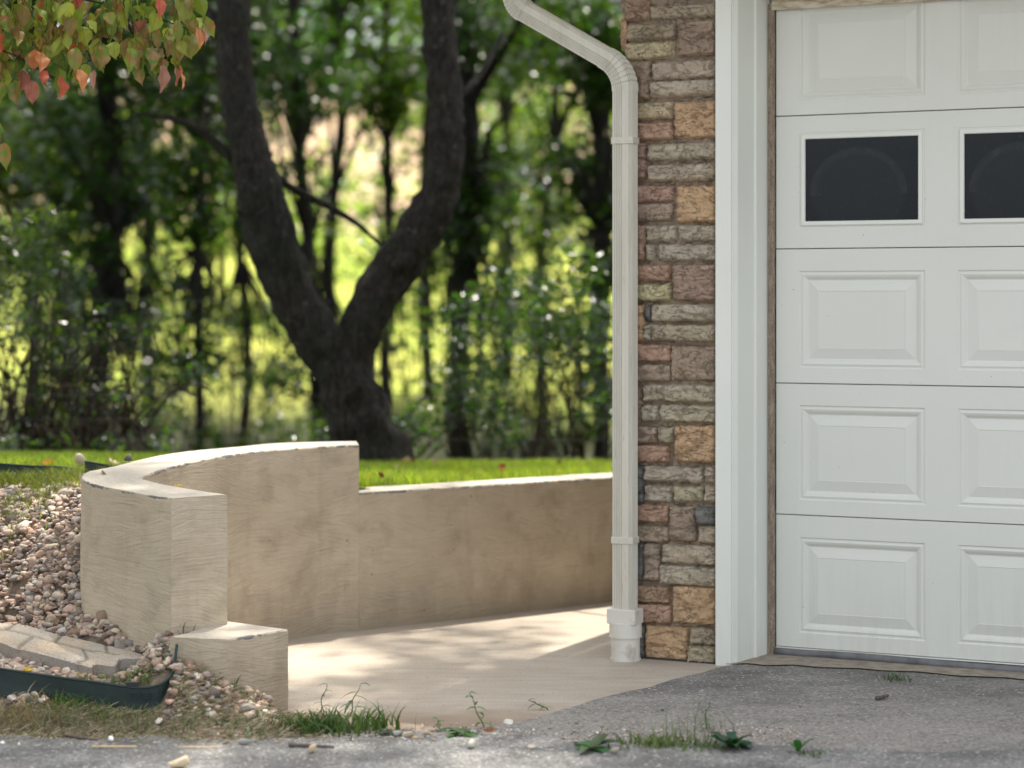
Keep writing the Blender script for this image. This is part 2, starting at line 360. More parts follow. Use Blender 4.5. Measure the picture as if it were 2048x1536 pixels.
low_a = Vector((step_i.x, step_i.y, 0)); low_len = 2.75; low_b = low_a + wdir * low_len; LOWT = .2; LOWZ = .521
pad_poly = [((a + b) / 2).to_2d() for a, b in zip(inner, outer)] + [(low_b + wn_ * .1).to_2d(), Vector((9, 12.5)), Vector((9, 4)), Vector((-.55, 4)), Vector((-.62, 6.3)), Vector((-.74, 6.62))]
PX = np.array([p.x for p in pad_poly]); PY = np.array([p.y for p in pad_poly])
def inpad(x, y):
    x = np.asarray(x, float); y = np.asarray(y, float); c = np.zeros(x.shape, bool); j = len(PX) - 1
    for i in range(len(PX)):
        k = (PY[i] > y) != (PY[j] > y)
        with np.errstate(divide='ignore', invalid='ignore'):
            c ^= k & (x < (PX[j] - PX[i]) * (y - PY[i]) / (PY[j] - PY[i] + 1e-12) + PX[i])
        j = i
    return c
CT = np.array([(-.68, 6.60, 0.0), (-.62, 6.3, 0), (-.84, 6.42, .08), (-1.03, 6.48, .14), (-1.06, 6.70, .225), (-1.24, 7.0, .34), (-1.45, 7.25, .43), (-1.87, 8.0, .54), (-1.5, 8.2, .585),
    (-1.6, 6.85, .135), (-1.35, 6.75, .105), (-1.15, 6.68, .105), (-1.62, 7.2, .215), (-1.4, 7.06, .19), (-1.15, 6.84, .185), (-1.6, 6.55, .045), (-1.28, 6.42, .035), (-1.08, 6.38, .03), (-1.55, 6.68, .095), (-1.25, 6.55, .085), (-1, 6.2, 0.005), (-2.4, 6.5, .1), (-2.4, 7.2, .3), (-2.6, 8.2, .57), (-1.6, 5.8, -.01),
    (-.6, 5.8, -.01), (-3, 5.8, 0), (-1.5, 9, .56), (0, 9.2, .455), (0, 8.7, .46), (1, 9.6, .45), (-2.5, 9.5, .54), (0, 11, .385), (-2, 11, .44), (2, 11, .36), (-.7, 8.6, .53), (-4, 8, .5), (-4, 11, .44), (3, 9, .4), (-4, 6.5, .1)])
def _tps(r): return np.where(r > 1e-9, r * r * np.log(r + 1e-12), 0)
_n = len(CT); _A = np.zeros((_n + 3, _n + 3)); _d = np.hypot(CT[:, None, 0] - CT[None, :, 0], CT[:, None, 1] - CT[None, :, 1])
_A[:_n, :_n] = _tps(_d) + np.eye(_n) * 1e-3; _A[:_n, _n] = 1; _A[:_n, _n + 1] = CT[:, 0]; _A[:_n, _n + 2] = CT[:, 1]; _A[_n:, :_n] = _A[:_n, _n:].T
_w = np.linalg.solve(_A, np.concatenate([CT[:, 2], [0, 0, 0]]))
ELPX = [(-90, 1322, 6.66), (0, 1335, 6.6), (110, 1351, 6.53), (200, 1363, 6.47), (255, 1371, 6.44), (290, 1373, 6.43), (318, 1367, 6.435), (334, 1356, 6.455)]
EL = np.array([tuple(P(*e)) for e in ELPX])
def sm(a, b, x): t = np.clip((x - a) / (b - a), 0, 1); return t * t * (3 - 2 * t)
PY_ = [4, 11, 12.5, 15, 20, 30, 40, 50, 60, 70, 85, 110, 200, 400]; PZ_ = [0, .40, .28, -.2, -.7, -.75, .6, 2.6, 4.7, 7.1, 10.4, 13, 15, 15]
def ground_z(x, y, raw=False):
    x = np.atleast_1d(np.asarray(x, float)); y = np.atleast_1d(np.asarray(y, float))
    xc = np.clip(x, -4, 3); yc = np.clip(y, 5.6, 11.3)
    r = np.hypot(xc[:, None] - CT[None, :, 0], yc[:, None] - CT[None, :, 1])
    z = _tps(r) @ _w[:_n] + _w[_n] + _w[_n + 1] * xc + _w[_n + 2] * yc; z = np.clip(z, -.02, .62)
    far = np.interp(y, PY_, PZ_); z = z * (1 - sm(10.9, 12.3, y)) + far * sm(10.9, 12.3, y)
    z = z * sm(5.6, 6.3, y) + (-.03) * (1 - sm(5.75, 6.25, y))
    z = z + (y > 13) * (np.sin(x * .23 + y * .11) * .12 + np.sin(x * .07 - y * .05) * .25) * sm(13, 30, y)
    if not raw: z = np.where(inpad(x, y), -.04, z)
    # the plastic edging holds the bank back: lower ground outside it, filled up inside
    ly = np.interp(x, EL[:, 0], EL[:, 1]); lt = np.interp(x, EL[:, 0], EL[:, 2]); on = (x > -2.4) & (x < -1.0)
    out = (lt - .083) * sm(6.22, ly, y); z = np.where(on & (y < ly + .035), np.minimum(z, np.maximum(out, -.02)), z)
    z = np.where(on & (y >= ly + .035) & (y < ly + .16), np.maximum(z, lt - .035), z)
    return z
def gz(x, y, raw=False): return float(ground_z([x], [y], raw)[0])
# ------------------------------------------------------------------ ground sheets
def axis(lo, hi, step, outs):
    a = list(np.arange(lo, hi, step)); s = step; v = lo
    L = []; 
    while v > outs[0]: s *= 1.16; v -= s; L.append(v)
    s = step; v = a[-1]; Rr = []
    while v < outs[1]: s *= (1.16 if v > 20 or outs[1] < 200 else 1.07); v += s; Rr.append(v)
    return np.array(L[::-1] + a + Rr)
gx = axis(-3.2, 3.0, .045, (-220, 220)); gy = axis(5.3, 11.6, .045, (-40, 320))
XX, YY = np.meshgrid(gx, gy); ZZ = ground_z(XX.ravel(), YY.ravel()).reshape(XX.shape)
ZZ += np.array([[noise.noise((x * 6, y * 6, 0)) for x in gx] for y in gy]) * .008 * (YY < 12) * (ZZ > -.02)
nv = XX.size; nx = len(gx); idx = np.arange(nv).reshape(XX.shape)
fc = np.stack([idx[:-1, :-1], idx[:-1, 1:], idx[1:, 1:], idx[1:, :-1]], -1).reshape(-1, 4)
def np_mesh(name, V, Fc, mat, parent=None, smooth=False, col=None, uv=None, blot=None, **k):
    me = bpy.data.meshes.new(name); n, m = len(V), len(Fc); kk = Fc.shape[1]
    me.vertices.add(n); me.vertices.foreach_set('co', np.asarray(V, np.float32).ravel())
    me.loops.add(m * kk); me.loops.foreach_set('vertex_index', Fc.astype(np.int32).ravel())
    me.polygons.add(m); me.polygons.foreach_set('loop_start', np.arange(0, m * kk, kk, dtype=np.int32))
    me.update(calc_edges=True); me.validate()
    if col is not None:
        a = me.color_attributes.new('col', 'FLOAT_COLOR', 'POINT'); c4 = np.ones((n, 4), np.float32); c4[:, :3] = col; a.data.foreach_set('color', c4.ravel())
    if blot is not None:
        a = me.attributes.new('blot', 'FLOAT', 'POINT'); a.data.foreach_set('value', np.asarray(blot, np.float32))
    if uv is not None:
        l = me.uv_layers.new(name='UVMap'); l.data.foreach_set('uv', np.asarray(uv, np.float32)[Fc.ravel()].ravel())
    return link(name, me, mat, parent, smooth, **k)
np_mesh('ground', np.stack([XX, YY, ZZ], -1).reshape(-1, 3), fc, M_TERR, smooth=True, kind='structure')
def sheet(name, pts, z, mat):
    return mesh_obj(name, [(p[0], p[1], z) for p in pts], [tuple(range(len(pts)))], mat, kind='structure')
# concrete slab: follows the inner side of the wall
low_i = [low_a + wdir * t for t in (.0, low_len)]
pad = [((a * .7 + b * .3)).to_2d() for a, b in zip(inner[::6], outer[::6])]
pad += [(low_i[1] + wn_ * .05).to_2d(), Vector((2.2, 9.2)), Vector((1.6, 7.4)), Vector((.9, 7.2)), Vector((.5, 5.9)), Vector((-.75, 6.1)), Vector((-.76, 6.6))]
sheet('concrete_slab', pad, 0.0, M_PAD)
edge_px = [(1475, 1333), (1440, 1338), (1400, 1349), (1350, 1362), (1300, 1377), (1250, 1388), (1200, 1401), (1150, 1416), (1100, 1432), (1060, 1442), (1015, 1452), (960, 1458), (900, 1461), (820, 1464), (740, 1468), (690, 1475), (640, 1484)]
ep = [G(u, v + random.uniform(-1.5, 1.5)) for u, v in edge_px]
ep2 = []
for a, b in zip(ep, ep[1:]):
    for t in (0, .25, .5, .75): q = a.lerp(b, t); q.y += random.uniform(-.006, .006); ep2.append(q)
sheet('driveway', [(p.x, p.y) for p in ep2] + [(-.75, 5.6), (-.75, 4.0), (9, 3.5), (3.6, 6.7), (1.1, 7.75), (.86, 7.72)], .006, M_DRIVE)
rp = []
for i, u in enumerate(range(-700, 2900, 30)):
    v = 1484 + 6 * math.sin(u * .011) + random.uniform(-3, 3) + (22 if u > 1500 else 0) + (9 if 1100 < u <= 1500 else 0) - (4 if u < 500 else 0)
    q = G(u, v); rp.append((q.x, q.y))
sheet('road', rp + [(14, 4.6), (14, -12), (-14, -12), (-14, 6.0)], .012, M_ROAD)

# ------------------------------------------------------------------ retaining wall
def slab_wall(name, ins, outs, tops, base, mat, parent):
    n = len(ins); V = []; UV = []; Fs = []; L = 0; EDG = []
    NZ = 8
    for i in range(n):
        if i: L += (ins[i] - ins[i - 1]).length
        I, O, zt = ins[i], outs[i], tops[i]
        d = (O - I); d.z = 0; wd = d.length; d.normalize()
        ring = []
        j = lambda s: .0035 * noise.noise(Vector((L * 9, s, 3)))
        for k in range(NZ): z = base + (zt - .013 - base) * k / (NZ - 1); ring.append((I.x - d.x * j(z * 9), I.y - d.y * j(z * 9), z, z, 0))
        c = .004 + .003 * noise.noise(Vector((L * 25, 1, 0))) + .004 * noise.noise(Vector((L * 80, 4, 0)))
        ring.append((I.x, I.y, zt - .0045, zt, 1)); ring.append((I.x + d.x * c, I.y + d.y * c, zt, zt + .01, .85)); ring.append((I.x + d.x * (c + .012), I.y + d.y * (c + .012), zt, zt + .02, 0))
        zo = zt + .002 * noise.noise(Vector((L * 6, 0, 9)))
        ring.append((O.x - d.x * (c + .012), O.y - d.y * (c + .012), zo, zt + .19, 0)); ring.append((O.x - d.x * c, O.y - d.y * c, zo, zt + .2, .8)); ring.append((O.x, O.y, zt - .0045, zt + 3, 1))
        for k in range(NZ): z = zt - .013 - (zt - .013 - base) * k / (NZ - 1); ring.append((O.x + d.x * j(20 + z * 9), O.y + d.y * j(20 + z * 9), z, 3 + z, 0))
        for r in ring: V.append(r[:3]); UV.append((L, r[3])); EDG.append(r[4])
    m = NZ * 2 + 6
    for i in range(n - 1):
        for k in range(m - 1): Fs.append((i * m + k, (i + 1) * m + k, (i + 1) * m + k + 1, i * m + k + 1))
    # end caps with their own corners so that they carry brush strokes too
    for i, s in ((0, 1), (n - 1, -1)):
        b = len(V)
        for k in range(m):
            v = V[i * m + k]; V.append(v); wdt = (Vector(v[:2]) - ins[i].to_2d()).length; UV.append((8 + wdt, v[2])); EDG.append(.0)
        f = tuple(range(b, b + m)); Fs.append(f if s == 1 else f[::-1])
    me = bpy.data.meshes.new(name); me.from_pydata(V, [], Fs); me.update()
    l = me.uv_layers.new(name='UVMap'); li = np.zeros(len(me.loops), np.int32); me.loops.foreach_get('vertex_index', li)
    l.data.foreach_set('uv', np.array(UV, np.float32)[li].ravel())
    ea = me.attributes.new('edge', 'FLOAT', 'POINT'); ea.data.foreach_set('value', np.array(EDG, np.float32))
    bm = bmesh.new(); bm.from_mesh(me); bmesh.ops.recalc_face_normals(bm, faces=bm.faces); bm.to_mesh(me); bm.free()
    return link(name, me, mat, parent)
wall = empty('retaining_wall', (step_i.x, step_i.y, 0), label='curved cream cement retaining wall stepping down beside the concrete slab', cat='wall')
inv = Vector((-step_i.x, -step_i.y, 0))
def sh(L): return [p + inv for p in L]
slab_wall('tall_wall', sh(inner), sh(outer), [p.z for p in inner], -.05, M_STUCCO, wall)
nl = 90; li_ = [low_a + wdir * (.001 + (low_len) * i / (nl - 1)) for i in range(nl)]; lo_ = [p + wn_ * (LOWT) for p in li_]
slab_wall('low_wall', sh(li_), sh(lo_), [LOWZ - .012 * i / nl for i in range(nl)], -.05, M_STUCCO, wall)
bz = .245
b1, b2, b3 = G(340, 1274, bz), G(455, 1279, bz), G(576, 1259, bz); b4 = b3 + (b1 - b2) * 1.15 + Vector((-.02, .12, 0))
def lerpN(a, b, n): return [a.lerp(b, i / (n - 1)) for i in range(n)]
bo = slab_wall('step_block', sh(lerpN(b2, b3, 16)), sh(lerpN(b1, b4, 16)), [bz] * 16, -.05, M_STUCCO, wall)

# ------------------------------------------------------------------ house (local frame: x right along the front, y into the house)
O = G(1462, 1333); AX = Vector((.901, -.434, 0)).normalized(); BY = Vector((-AX.y, AX.x, 0)); HROT = math.atan2(AX.y, AX.x)
def LX(u, y):                                    # local x of pixel column u on the plane local y
    k = (u - 1024) / F; bx, by = O.x + BY.x * y, O.y + BY.y * y
    return (k * by - bx) / (AX.x - k * AX.y)
def LZ(v, x, y): Y = O.y + AX.y * x + BY.y * y; return EYE - (v - HR) / F * Y
house = empty('garage', (O.x, O.y, 0), HROT, label='house corner with white panelled garage door and multicoloured stone veneer', cat='garage')
XC = LX(1252, .045)                              # wall corner
# --- stone veneer
PAL = dict(G=(.55, .475, .36), Y=(.66, .53, .34), M=(.42, .31, .23), O=(.66, .43, .25), R=(.53, .335, .235), B=(.43, .29, .21), S=(.185, .195, .19), T=(.50, .42, .30), V=(.44, .39, .27), N=(.43, .33, .235))
stones = '''B 1247 1297 -22 40;T 1300 1434 8 35;N 1250 1348 47 79;M 1356 1434 41 110;Y 1250 1345 85 117;B 1250 1298 122 198;G 1303 1434 122 156;G 1300 1434 161 192;Y 1250 1341 206 238;O 1348 1434 203 274
R 1250 1344 246 279;B 1250 1289 286 357;G 1294 1434 287 319;G 1297 1434 329 361;R 1250 1342 371 403;M 1250 1342 408 441;O 1353 1434 372 443;B 1250 1288 452 520;G 1290 1350 451 482;G 1357 1434 451 481
G 1292 1306 489 520;G 1316 1434 489 521;R 1250 1337 531 562;Y 1250 1339 569 601;M 1347 1434 530 601;O 1250 1287 610 681;S 1290 1302 610 642;G 1304 1434 609 642;G 1286 1302 649 680;T 1305 1434 650 682
R 1250 1338 689 722;N 1250 1338 729 762;M 1341 1434 692 761;B 1250 1281 774 845;G 1287 1434 770 803;G 1283 1315 811 843;G 1320 1434 811 844;M 1250 1313 853 886;V 1317 1348 855 886;O 1351 1434 852 924
R 1250 1335 891 924;S 1250 1285 933 1005;G 1288 1406 934 964;G 1410 1434 931 965;G 1289 1342 972 1004;T 1347 1404 973 1005;G 1408 1434 972 1005;R 1250 1336 1010 1043;M 1340 1389 1014 1082;S 1392 1434 1016 1049
N 1250 1337 1052 1084;T 1396 1434 1053 1087;S 1250 1285 1087 1161;N 1288 1318 1088 1161;G 1324 1434 1091 1128;G 1319 1434 1134 1171;R 1250 1336 1173 1205;R 1250 1339 1209 1245;O 1346 1434 1175 1248;S 1250 1287 1251 1320
O 1290 1372 1254 1323;V 1379 1434 1257 1289;V 1376 1434 1293 1327;N 1250 1340 -60 -28;G 1345 1434 -62 -4;O 1250 1330 -102 -68;M 1336 1434 -100 -68'''
def stone_block(mb, x0, x1, z0, z1, yb, yf, col, seed, side=False):
    w_, h_ = x1 - x0, z1 - z0; nx_ = max(3, int(w_ / .007)); nz_ = max(3, int(h_ / .007)); vs = []; fs = []
    cl = [max(.02, c * (1 + .10 * noise.noise(Vector((seed * 3.1, i * 5, 0))))) for i, c in enumerate(col)]
    for j in range(nz_ + 1):
        for i in range(nx_ + 1):
            s, t = i / nx_, j / nz_; x, z = x0 + w_ * s, z0 + h_ * t
            e = min(s * w_, (1 - s) * w_, t * h_, (1 - t) * h_)
            jx = .0055 * noise.noise(Vector((z * 45, seed * 7, s > .5))) + .002 * noise.noise(Vector((z * 120, seed, 1)))
            jz = .0048 * noise.noise(Vector((x * 38, seed * 5, t > .5))) + .002 * noise.noise(Vector((x * 110, seed, 2)))
            r = noise.noise(Vector((x * 26, z * 55 + seed, seed * 3))) * .009 + noise.noise(Vector((x * 75, z * 130, seed))) * .005 + abs(noise.noise(Vector((x * 14, z * 26, seed)))) * .013
            d = min(1, e / .011); d = math.sqrt(max(0, 1 - (1 - d) ** 2)); y = yf + (yb - yf) * (1 - d) - r * d
            if side and s < .5: y = yf - r * .6 + (yb - yf) * (1 - min(1, math.sqrt(min(1, min(t * h_, (1 - t) * h_) / .011))))
            vs.append((x + jx, y, z + jz))
    for j in range(nz_):
        for i in range(nx_): a = j * (nx_ + 1) + i; fs.append((a, a + 1, a + nx_ + 2, a + nx_ + 1))
    mb.add(vs, fs, cl)
mb = MB(); MORT = (.40, .32, .24); YM, YF = .056, .032
for k, s in enumerate(stones.replace('\n', ';').split(';')):
    c, u0, u1, v0, v1 = s.split(); u0, u1, v0, v1 = map(float, (u0, u1, v0, v1))
    if u0 == 1250: u0 = 1249 + random.uniform(-2, 3)
    v0 -= 2; v1 += 2; u0 -= 1 if u0 < 1260 else 2.5; u1 += 2
    x0, x1 = LX(u0, YF), LX(min(u1, 1431 + (u1 - 1431) * .3), YF); xm = (x0 + x1) / 2
    stone_block(mb, x0, x1, LZ(v1, xm, YF), LZ(v0, xm, YF), YM + .004, YF + random.uniform(-.014, .004), PAL[c], k + 1)
# mortar bed: a rough sheet behind the stones, from ground to soffit
nxm, nzm = 30, 200; vs = []; fs = []; xr = LX(1436, YM)
for j in range(nzm + 1):
    for i in range(nxm + 1):
        x = XC + (xr - XC) * i / nxm; z = -.03 + 2.53 * j / nzm
        vs.append((x + (.004 * noise.noise(Vector((z * 30, 0, 0))) if i == 0 else 0), YM - .004 * noise.noise(Vector((x * 60, z * 60, 0))) - .003 * noise.noise(Vector((x * 160, z * 160, 0))), z))
for j in range(nzm):
    for i in range(nxm): a = j * (nxm + 1) + i; fs.append((a, a + 1, a + nxm + 2, a + nxm + 1))
mb.add(vs, fs, MORT)
# return of the veneer along the side of the house
keys = list(PAL); mbs = MB()
mb.add([(XC, YM, -.03), (XC, YM, 2.5), (XC, 7.5, 2.5), (XC, 7.5, -.03)], [(0, 1, 2, 3)], MORT)
z = 0.0; k = 200
while z < 2.4:
    hh = random.choice((.055, .058, .12)); y = YF + .008
    while y < .32:
        ww = random.uniform(.1, .3); tmp = MB(); stone_block(tmp, 0, ww - .015, z, z + hh, .006, -.016, PAL[random.choice(keys)], k); k += 1
        mb.add([(XC + v[1] - .002, y + ww - .015 - v[0], v[2]) for v in tmp.v], tmp.f, tmp.c[0]); y += ww
    z += hh + .014
mb.build('stone_veneer', M_STONE, house, True)
# footing under the stones, a thin black strip at ground level
f = MB(); f.box(XC + .01, 0, .02, .05, -.03, .006); f.build('dark_footing', M_BLACK, house)
# --- door trim: plan profile swept up the left side (and the head, turned)
x_o = LX(1431, 0.0)
prof = [(x_o, .06), (x_o, .0), (-.002, .0), (0, .002), (0, .010), (.004, .013), (.004, .018), (.009, .022), (.009, .026), (.013, .030), (.029, .150), (.031, .152), (.037, .154), (.038, .160), (.035, .166), (.036, .170), (.0455, .250), (.05, .256)]
HEADZ = LZ(11, LX(1551, .25), .25) + .035
def sweep_trim(name, pr, z0, z1, right):
    n = len(pr); vs = []; fs = []
    W = right
    for (x, y) in pr: vs.append((x, y, z0))
    for (x, y) in pr: vs.append((x, y, z1 + 0 * x))
    for i in range(n - 1): fs.append((i, i + 1, n + i + 1, n + i))
    return vs, fs
DOORW = 2.44; x_d = LX(1550, .252)
def trim(name, mat, pr, ztop, inset0):
    n = len(pr); m_ = MB(); vs = []
    W = x_d * 2 + DOORW
    for (x, y) in pr: vs.append((x, y, -.002))
    for (x, y) in pr: vs.append((x, y, ztop - (x - inset0)))
    for (x, y) in pr: vs.append((W - x, y, ztop - (x - inset0)))
    for (x, y) in pr: vs.append((W - x, y, -.002))
    for s in range(3):
        for i in range(n - 1): a = s * n + i; m_.f.append((a, a + 1, a + n + 1, a + n))
    m_.v = vs; return m_.build(name, mat, house)
casing_pr = prof[:5]; jamb_pr = prof[4:]
trim('door_casing', M_TRIM, casing_pr, HEADZ, .05); trim('door_jamb', M_TRIM, jamb_pr, HEADZ, .05)
strip_pr = [(.050, .256), (.048, .245), (.062, .243), (.064, .247), (x_d - .004, .248), (x_d - .002, .262)]
# side weather strips and the stained head strip
for sgn in (0, 1):
    m_ = MB(); n = len(strip_pr); W = x_d * 2 + DOORW
    for z in np.linspace(0.004, HEADZ - .03, 60):
        for (x, y) in strip_pr:
            xx = x + (.0015 * noise.noise(Vector((z * 30, x * 50, 0))) if x > .06 else 0)
            m_.v.append((W - xx if sgn else xx, y, z))
    for j in range(59):
        for i in range(n - 1): a = j * n + i; m_.f.append((a, a + 1, a + n + 1, a + n) if not sgn else (a, a + n, a + n + 1, a + 1))
    m_.build('weather_strip', M_STRIP, house)
m_ = MB(); m_.box(.062, x_d * 2 + DOORW - .062, .243, .25, HEADZ - .03 - .022, HEADZ + .01); m_.build('head_strip', M_STAIN, house)
# --- garage door
YD = .262
zs = [.037] + [LZ(v, x_d, YD) for v in (1028, 766, 498, 233)]; zs.append(zs[-1] + .466)
door = MB(); door.box(x_d - .02, x_d + DOORW + .02, YD + .022, YD + .05, .01, zs[-1] + .02)
door = door.build('garage_door', M_DARK, house)
pw = [(LX(1598, YD), LX(1850, YD))]; pitch = LX(1913, YD) - LX(1596, YD); pwid = pw[0][1] - pw[0][0]
px0 = pw[0][0]; panels = [(px0 + pitch * i, px0 + pitch * i + pwid) for i in range(4)]
DW = px0 - x_d + 4 * pitch - (pitch - pwid) + (px0 - x_d) - 0
loops = [(0, 0), (.004, .0035), (.008, .0035), (.014, .001), (.022, .004), (.030, .0105), (.034, .0115), (.036, .0105), (.070, .0035), (.0715, .0048), (.0735, .0048)]
def section(z0, z1, window):
    s = MB(); x0, x1 = x_d, x_d + DOORW; ze, zt = z0 + .0013, z1 - .0013; c = .0028
    h_ = z1 - z0; pz0 = z0 + h_ * .115; pz1 = z1 - h_ * .165 if not window else z1 - h_ * .13
    if window: pz0 = z0 + h_ * .155
    # perimeter chamfer
    def ringv(dx, y, m): return [(x0 + dx, y, ze + dx), (x1 - dx, y, ze + dx), (x1 - dx, y, zt - dx), (x0 + dx, y, zt - dx)]
    vs = ringv(0, YD + .022, 0) + ringv(0, YD + c, 0) + ringv(c * .6, YD, 0); fs = []
    for r in range(2):
        for i in range(4): j = (i + 1) % 4; fs.append((r * 4 + i, r * 4 + j, (r + 1) * 4 + j, (r + 1) * 4 + i))
    s.add(vs, fs); q = c * .6; xs = [x0 + q]
    for a, b in panels: xs += [a, b]
    xs.append(x1 - q)
    for i in range(len(xs) - 1):
        a, b = xs[i], xs[i + 1]
        if i % 2 == 0: s.add([(a, YD, ze + q), (b, YD, ze + q), (b, YD, zt - q), (a, YD, zt - q)], [(0, 1, 2, 3)])
        else:
            s.add([(a, YD, ze + q), (b, YD, ze + q), (b, YD, pz0), (a, YD, pz0)], [(0, 1, 2, 3)])
            s.add([(a, YD, pz1), (b, YD, pz1), (b, YD, zt - q), (a, YD, zt - q)], [(0, 1, 2, 3)])
            lp = loops if not window else [(0, 0), (.003, .002), (.008, .0), (.018, .0), (.018, .02)]
            vs = []; fs = []
            for (d, y) in lp: vs += [(a + d, YD + y, pz0 + d), (b - d, YD + y, pz0 + d), (b - d, YD + y, pz1 - d), (a + d, YD + y, pz1 - d)]
            for r in range(len(lp) - 1):
                for t in range(4): u = (t + 1) % 4; fs.append((r * 4 + t, r * 4 + u, (r + 1) * 4 + u, (r + 1) * 4 + t))
            if not window: r = (len(lp) - 1) * 4; fs.append((r, r + 1, r + 2, r + 3))
            s.add(vs, fs)
    s.build('door_section', M_DOOR, door)
    return pz0, pz1
for i in range(5):
    r_ = section(zs[i], zs[i + 1], i == 3)
    if i == 3: wz = r_
for a, b in panels:
    f = MB(); x0, x1, z0, z1 = a + .0085, b - .0085, wz[0] + .0085, wz[1] - .0085
    lp = [(0, .001), (0, -.004), (.002, -.0055), (.012, -.0055), (.0145, -.003), (.0145, .008)]
    vs = []; fs = []
    for (d, y) in lp: vs += [(x0 + d, YD + y, z0 + d), (x1 - d, YD + y, z0 + d), (x1 - d, YD + y, z1 - d), (x0 + d, YD + y, z1 - d)]
    for r in range(len(lp) - 1):
        for t in range(4): u = (t + 1) % 4; fs.append((r * 4 + t, r * 4 + u, (r + 1) * 4 + u, (r + 1) * 4 + t))
    f.add(vs, fs); f.build('window_frame', M_TRIM, door)
    g = MB(); d = .0135; g.add([(x0 + d, YD + .004, z0 + d), (x1 - d, YD + .004, z0 + d), (x1 - d, YD + .004, z1 - d), (x0 + d, YD + .004, z1 - d)], [(0, 1, 2, 3)])
    go = g.build('window_pane', M_PANE, door); l = go.data.uv_layers.new(name='UVMap'); wd = (x1 - x0 - 2 * d) / 2; ht = z1 - z0 - 2 * d
    for li, uvv in enumerate([(-wd, 0), (wd, 0), (wd, ht), (-wd, ht)]): l.data[li].uv = (uvv[0] + .012, uvv[1] - .095)
# bottom seal, sagging in places, and its retainer
s = MB(); pts = []; xs = np.linspace(x_d - .006, x_d + DOORW + .006, 60)
for x in xs: pts.append((x, YD + .002, .017 + .003 * math.sin(x * 5) + .0015 * noise.noise(Vector((x * 9, 0, 0)))))
s.tube(pts, [.0165 + .002 * noise.noise(Vector((x * 7, 3, 0))) for x in xs], 10); s.build('bottom_seal', M_SEAL, door, True)
s = MB(); s.box(x_d, x_d + DOORW, YD - .004, YD + .018, .0325, .0365); s.build('seal_retainer', M_TRIM, door)
# apron of bare concrete below the door
apn = [(-.045, .03), (-.01, -.012), (.05, .03), (.12, .02), (.2, .07), (.3, .06), (.42, .10), (.5, .09), (.62, .12), (.75, .10), (.9, .13), (1.1, .11), (1.4, .125), (2.6, .12), (2.6, .6), (-.045, .6)]
W3 = lambda x, y, z=0: O + AX * x + BY * y + Vector((0, 0, z))
M_APRON = m_simple('apron_concrete', (.33, .28, .22), .9, 28, .75, .4)
sheet('concrete_apron', [W3(x, y)[:2] for x, y in apn], .0105, M_APRON)
# --- the rest of the house: shell, soffits, roof, gutter
XR = x_d * 2 + DOORW; sh_ = MB()
sh_.box(XC + .012, x_o + .01, YM + .006, YM + .16, -.05, 2.5)
sh_.box(XR + .03, 5.6, YM, YM + .16, -.05, 2.5); sh_.box(x_o + .02, XR + .03, .06, .19, HEADZ + .12, 2.5)
sh_.box(XC + .012, XC + .16, YM + .16, 7.5, -.05, 2.5); sh_.box(5.45, 5.6, YM + .16, 7.5, -.05, 2.5); sh_.box(XC + .16, 5.45, 7.35, 7.5, -.05, 2.5)
sh_.build('shell', M_TRIM, house)
hs_ = MB(); hs_.box(x_o, XR - x_o, -.0, .05, HEADZ + .13, 2.5); hs_.build('head_trim', M_TRIM, house)
rf = MB(); xe, xw, xp, zp, ze = XC - .32, 6.0, (XC - .32 + 6.0) / 2, 3.75, 2.52; y0, y1 = -.32, 7.9
rf.add([(xe, y0, ze), (xp, y0, zp), (xw, y0, ze), (xe, y1, ze), (xp, y1, zp), (xw, y1, ze)] + [(xe, y0, ze + .06), (xp, y0, zp + .06), (xw, y0, ze + .06), (xe, y1, ze + .06), (xp, y1, zp + .06), (xw, y1, ze + .06)],
       [(0, 3, 4, 1), (1, 4, 5, 2), (6, 7, 10, 9), (7, 8, 11, 10), (0, 1, 7, 6), (1, 2, 8, 7), (0, 6, 9, 3), (2, 5, 11, 8), (3, 9, 10, 4), (4, 10, 11, 5)])
rf.build('roof', M_SHINGLE, house)
sf = MB(); sf.box(xe + .01, XC, y0 + .02, y1 - .02, 2.49, 2.515); sf.box(XC, 5.99, y0 + .02, .0, 2.49, 2.515)
sf.add([(xe, y0 + .01, 2.5), (xw, y0 + .01, 2.5), (xp, y0 + .01, zp)], [(0, 1, 2)]); sf.add([(XC, .05, 2.5), (5.6, .05, 2.5), (xp, .05, zp - .05)], [(0, 1, 2)])
sf.build('soffit', M_WHITE, house)
gt = MB(); gp = [(xe - .10, 2.56), (xe - .10, 2.50), (xe - .09, 2.46), (xe - .07, 2.44), (xe - .005, 2.44), (xe - .005, 2.57)]
for y in (y0, y1):
    for (x, z) in gp: gt.v.append((x, y, z))
for i in range(5): gt.f.append((i, i + 1, i + 7, i + 6))
gt.f += [(0, 1, 2, 3, 4, 5), (11, 10, 9, 8, 7, 6)]; gt.build('gutter', M_SPOUT, house)
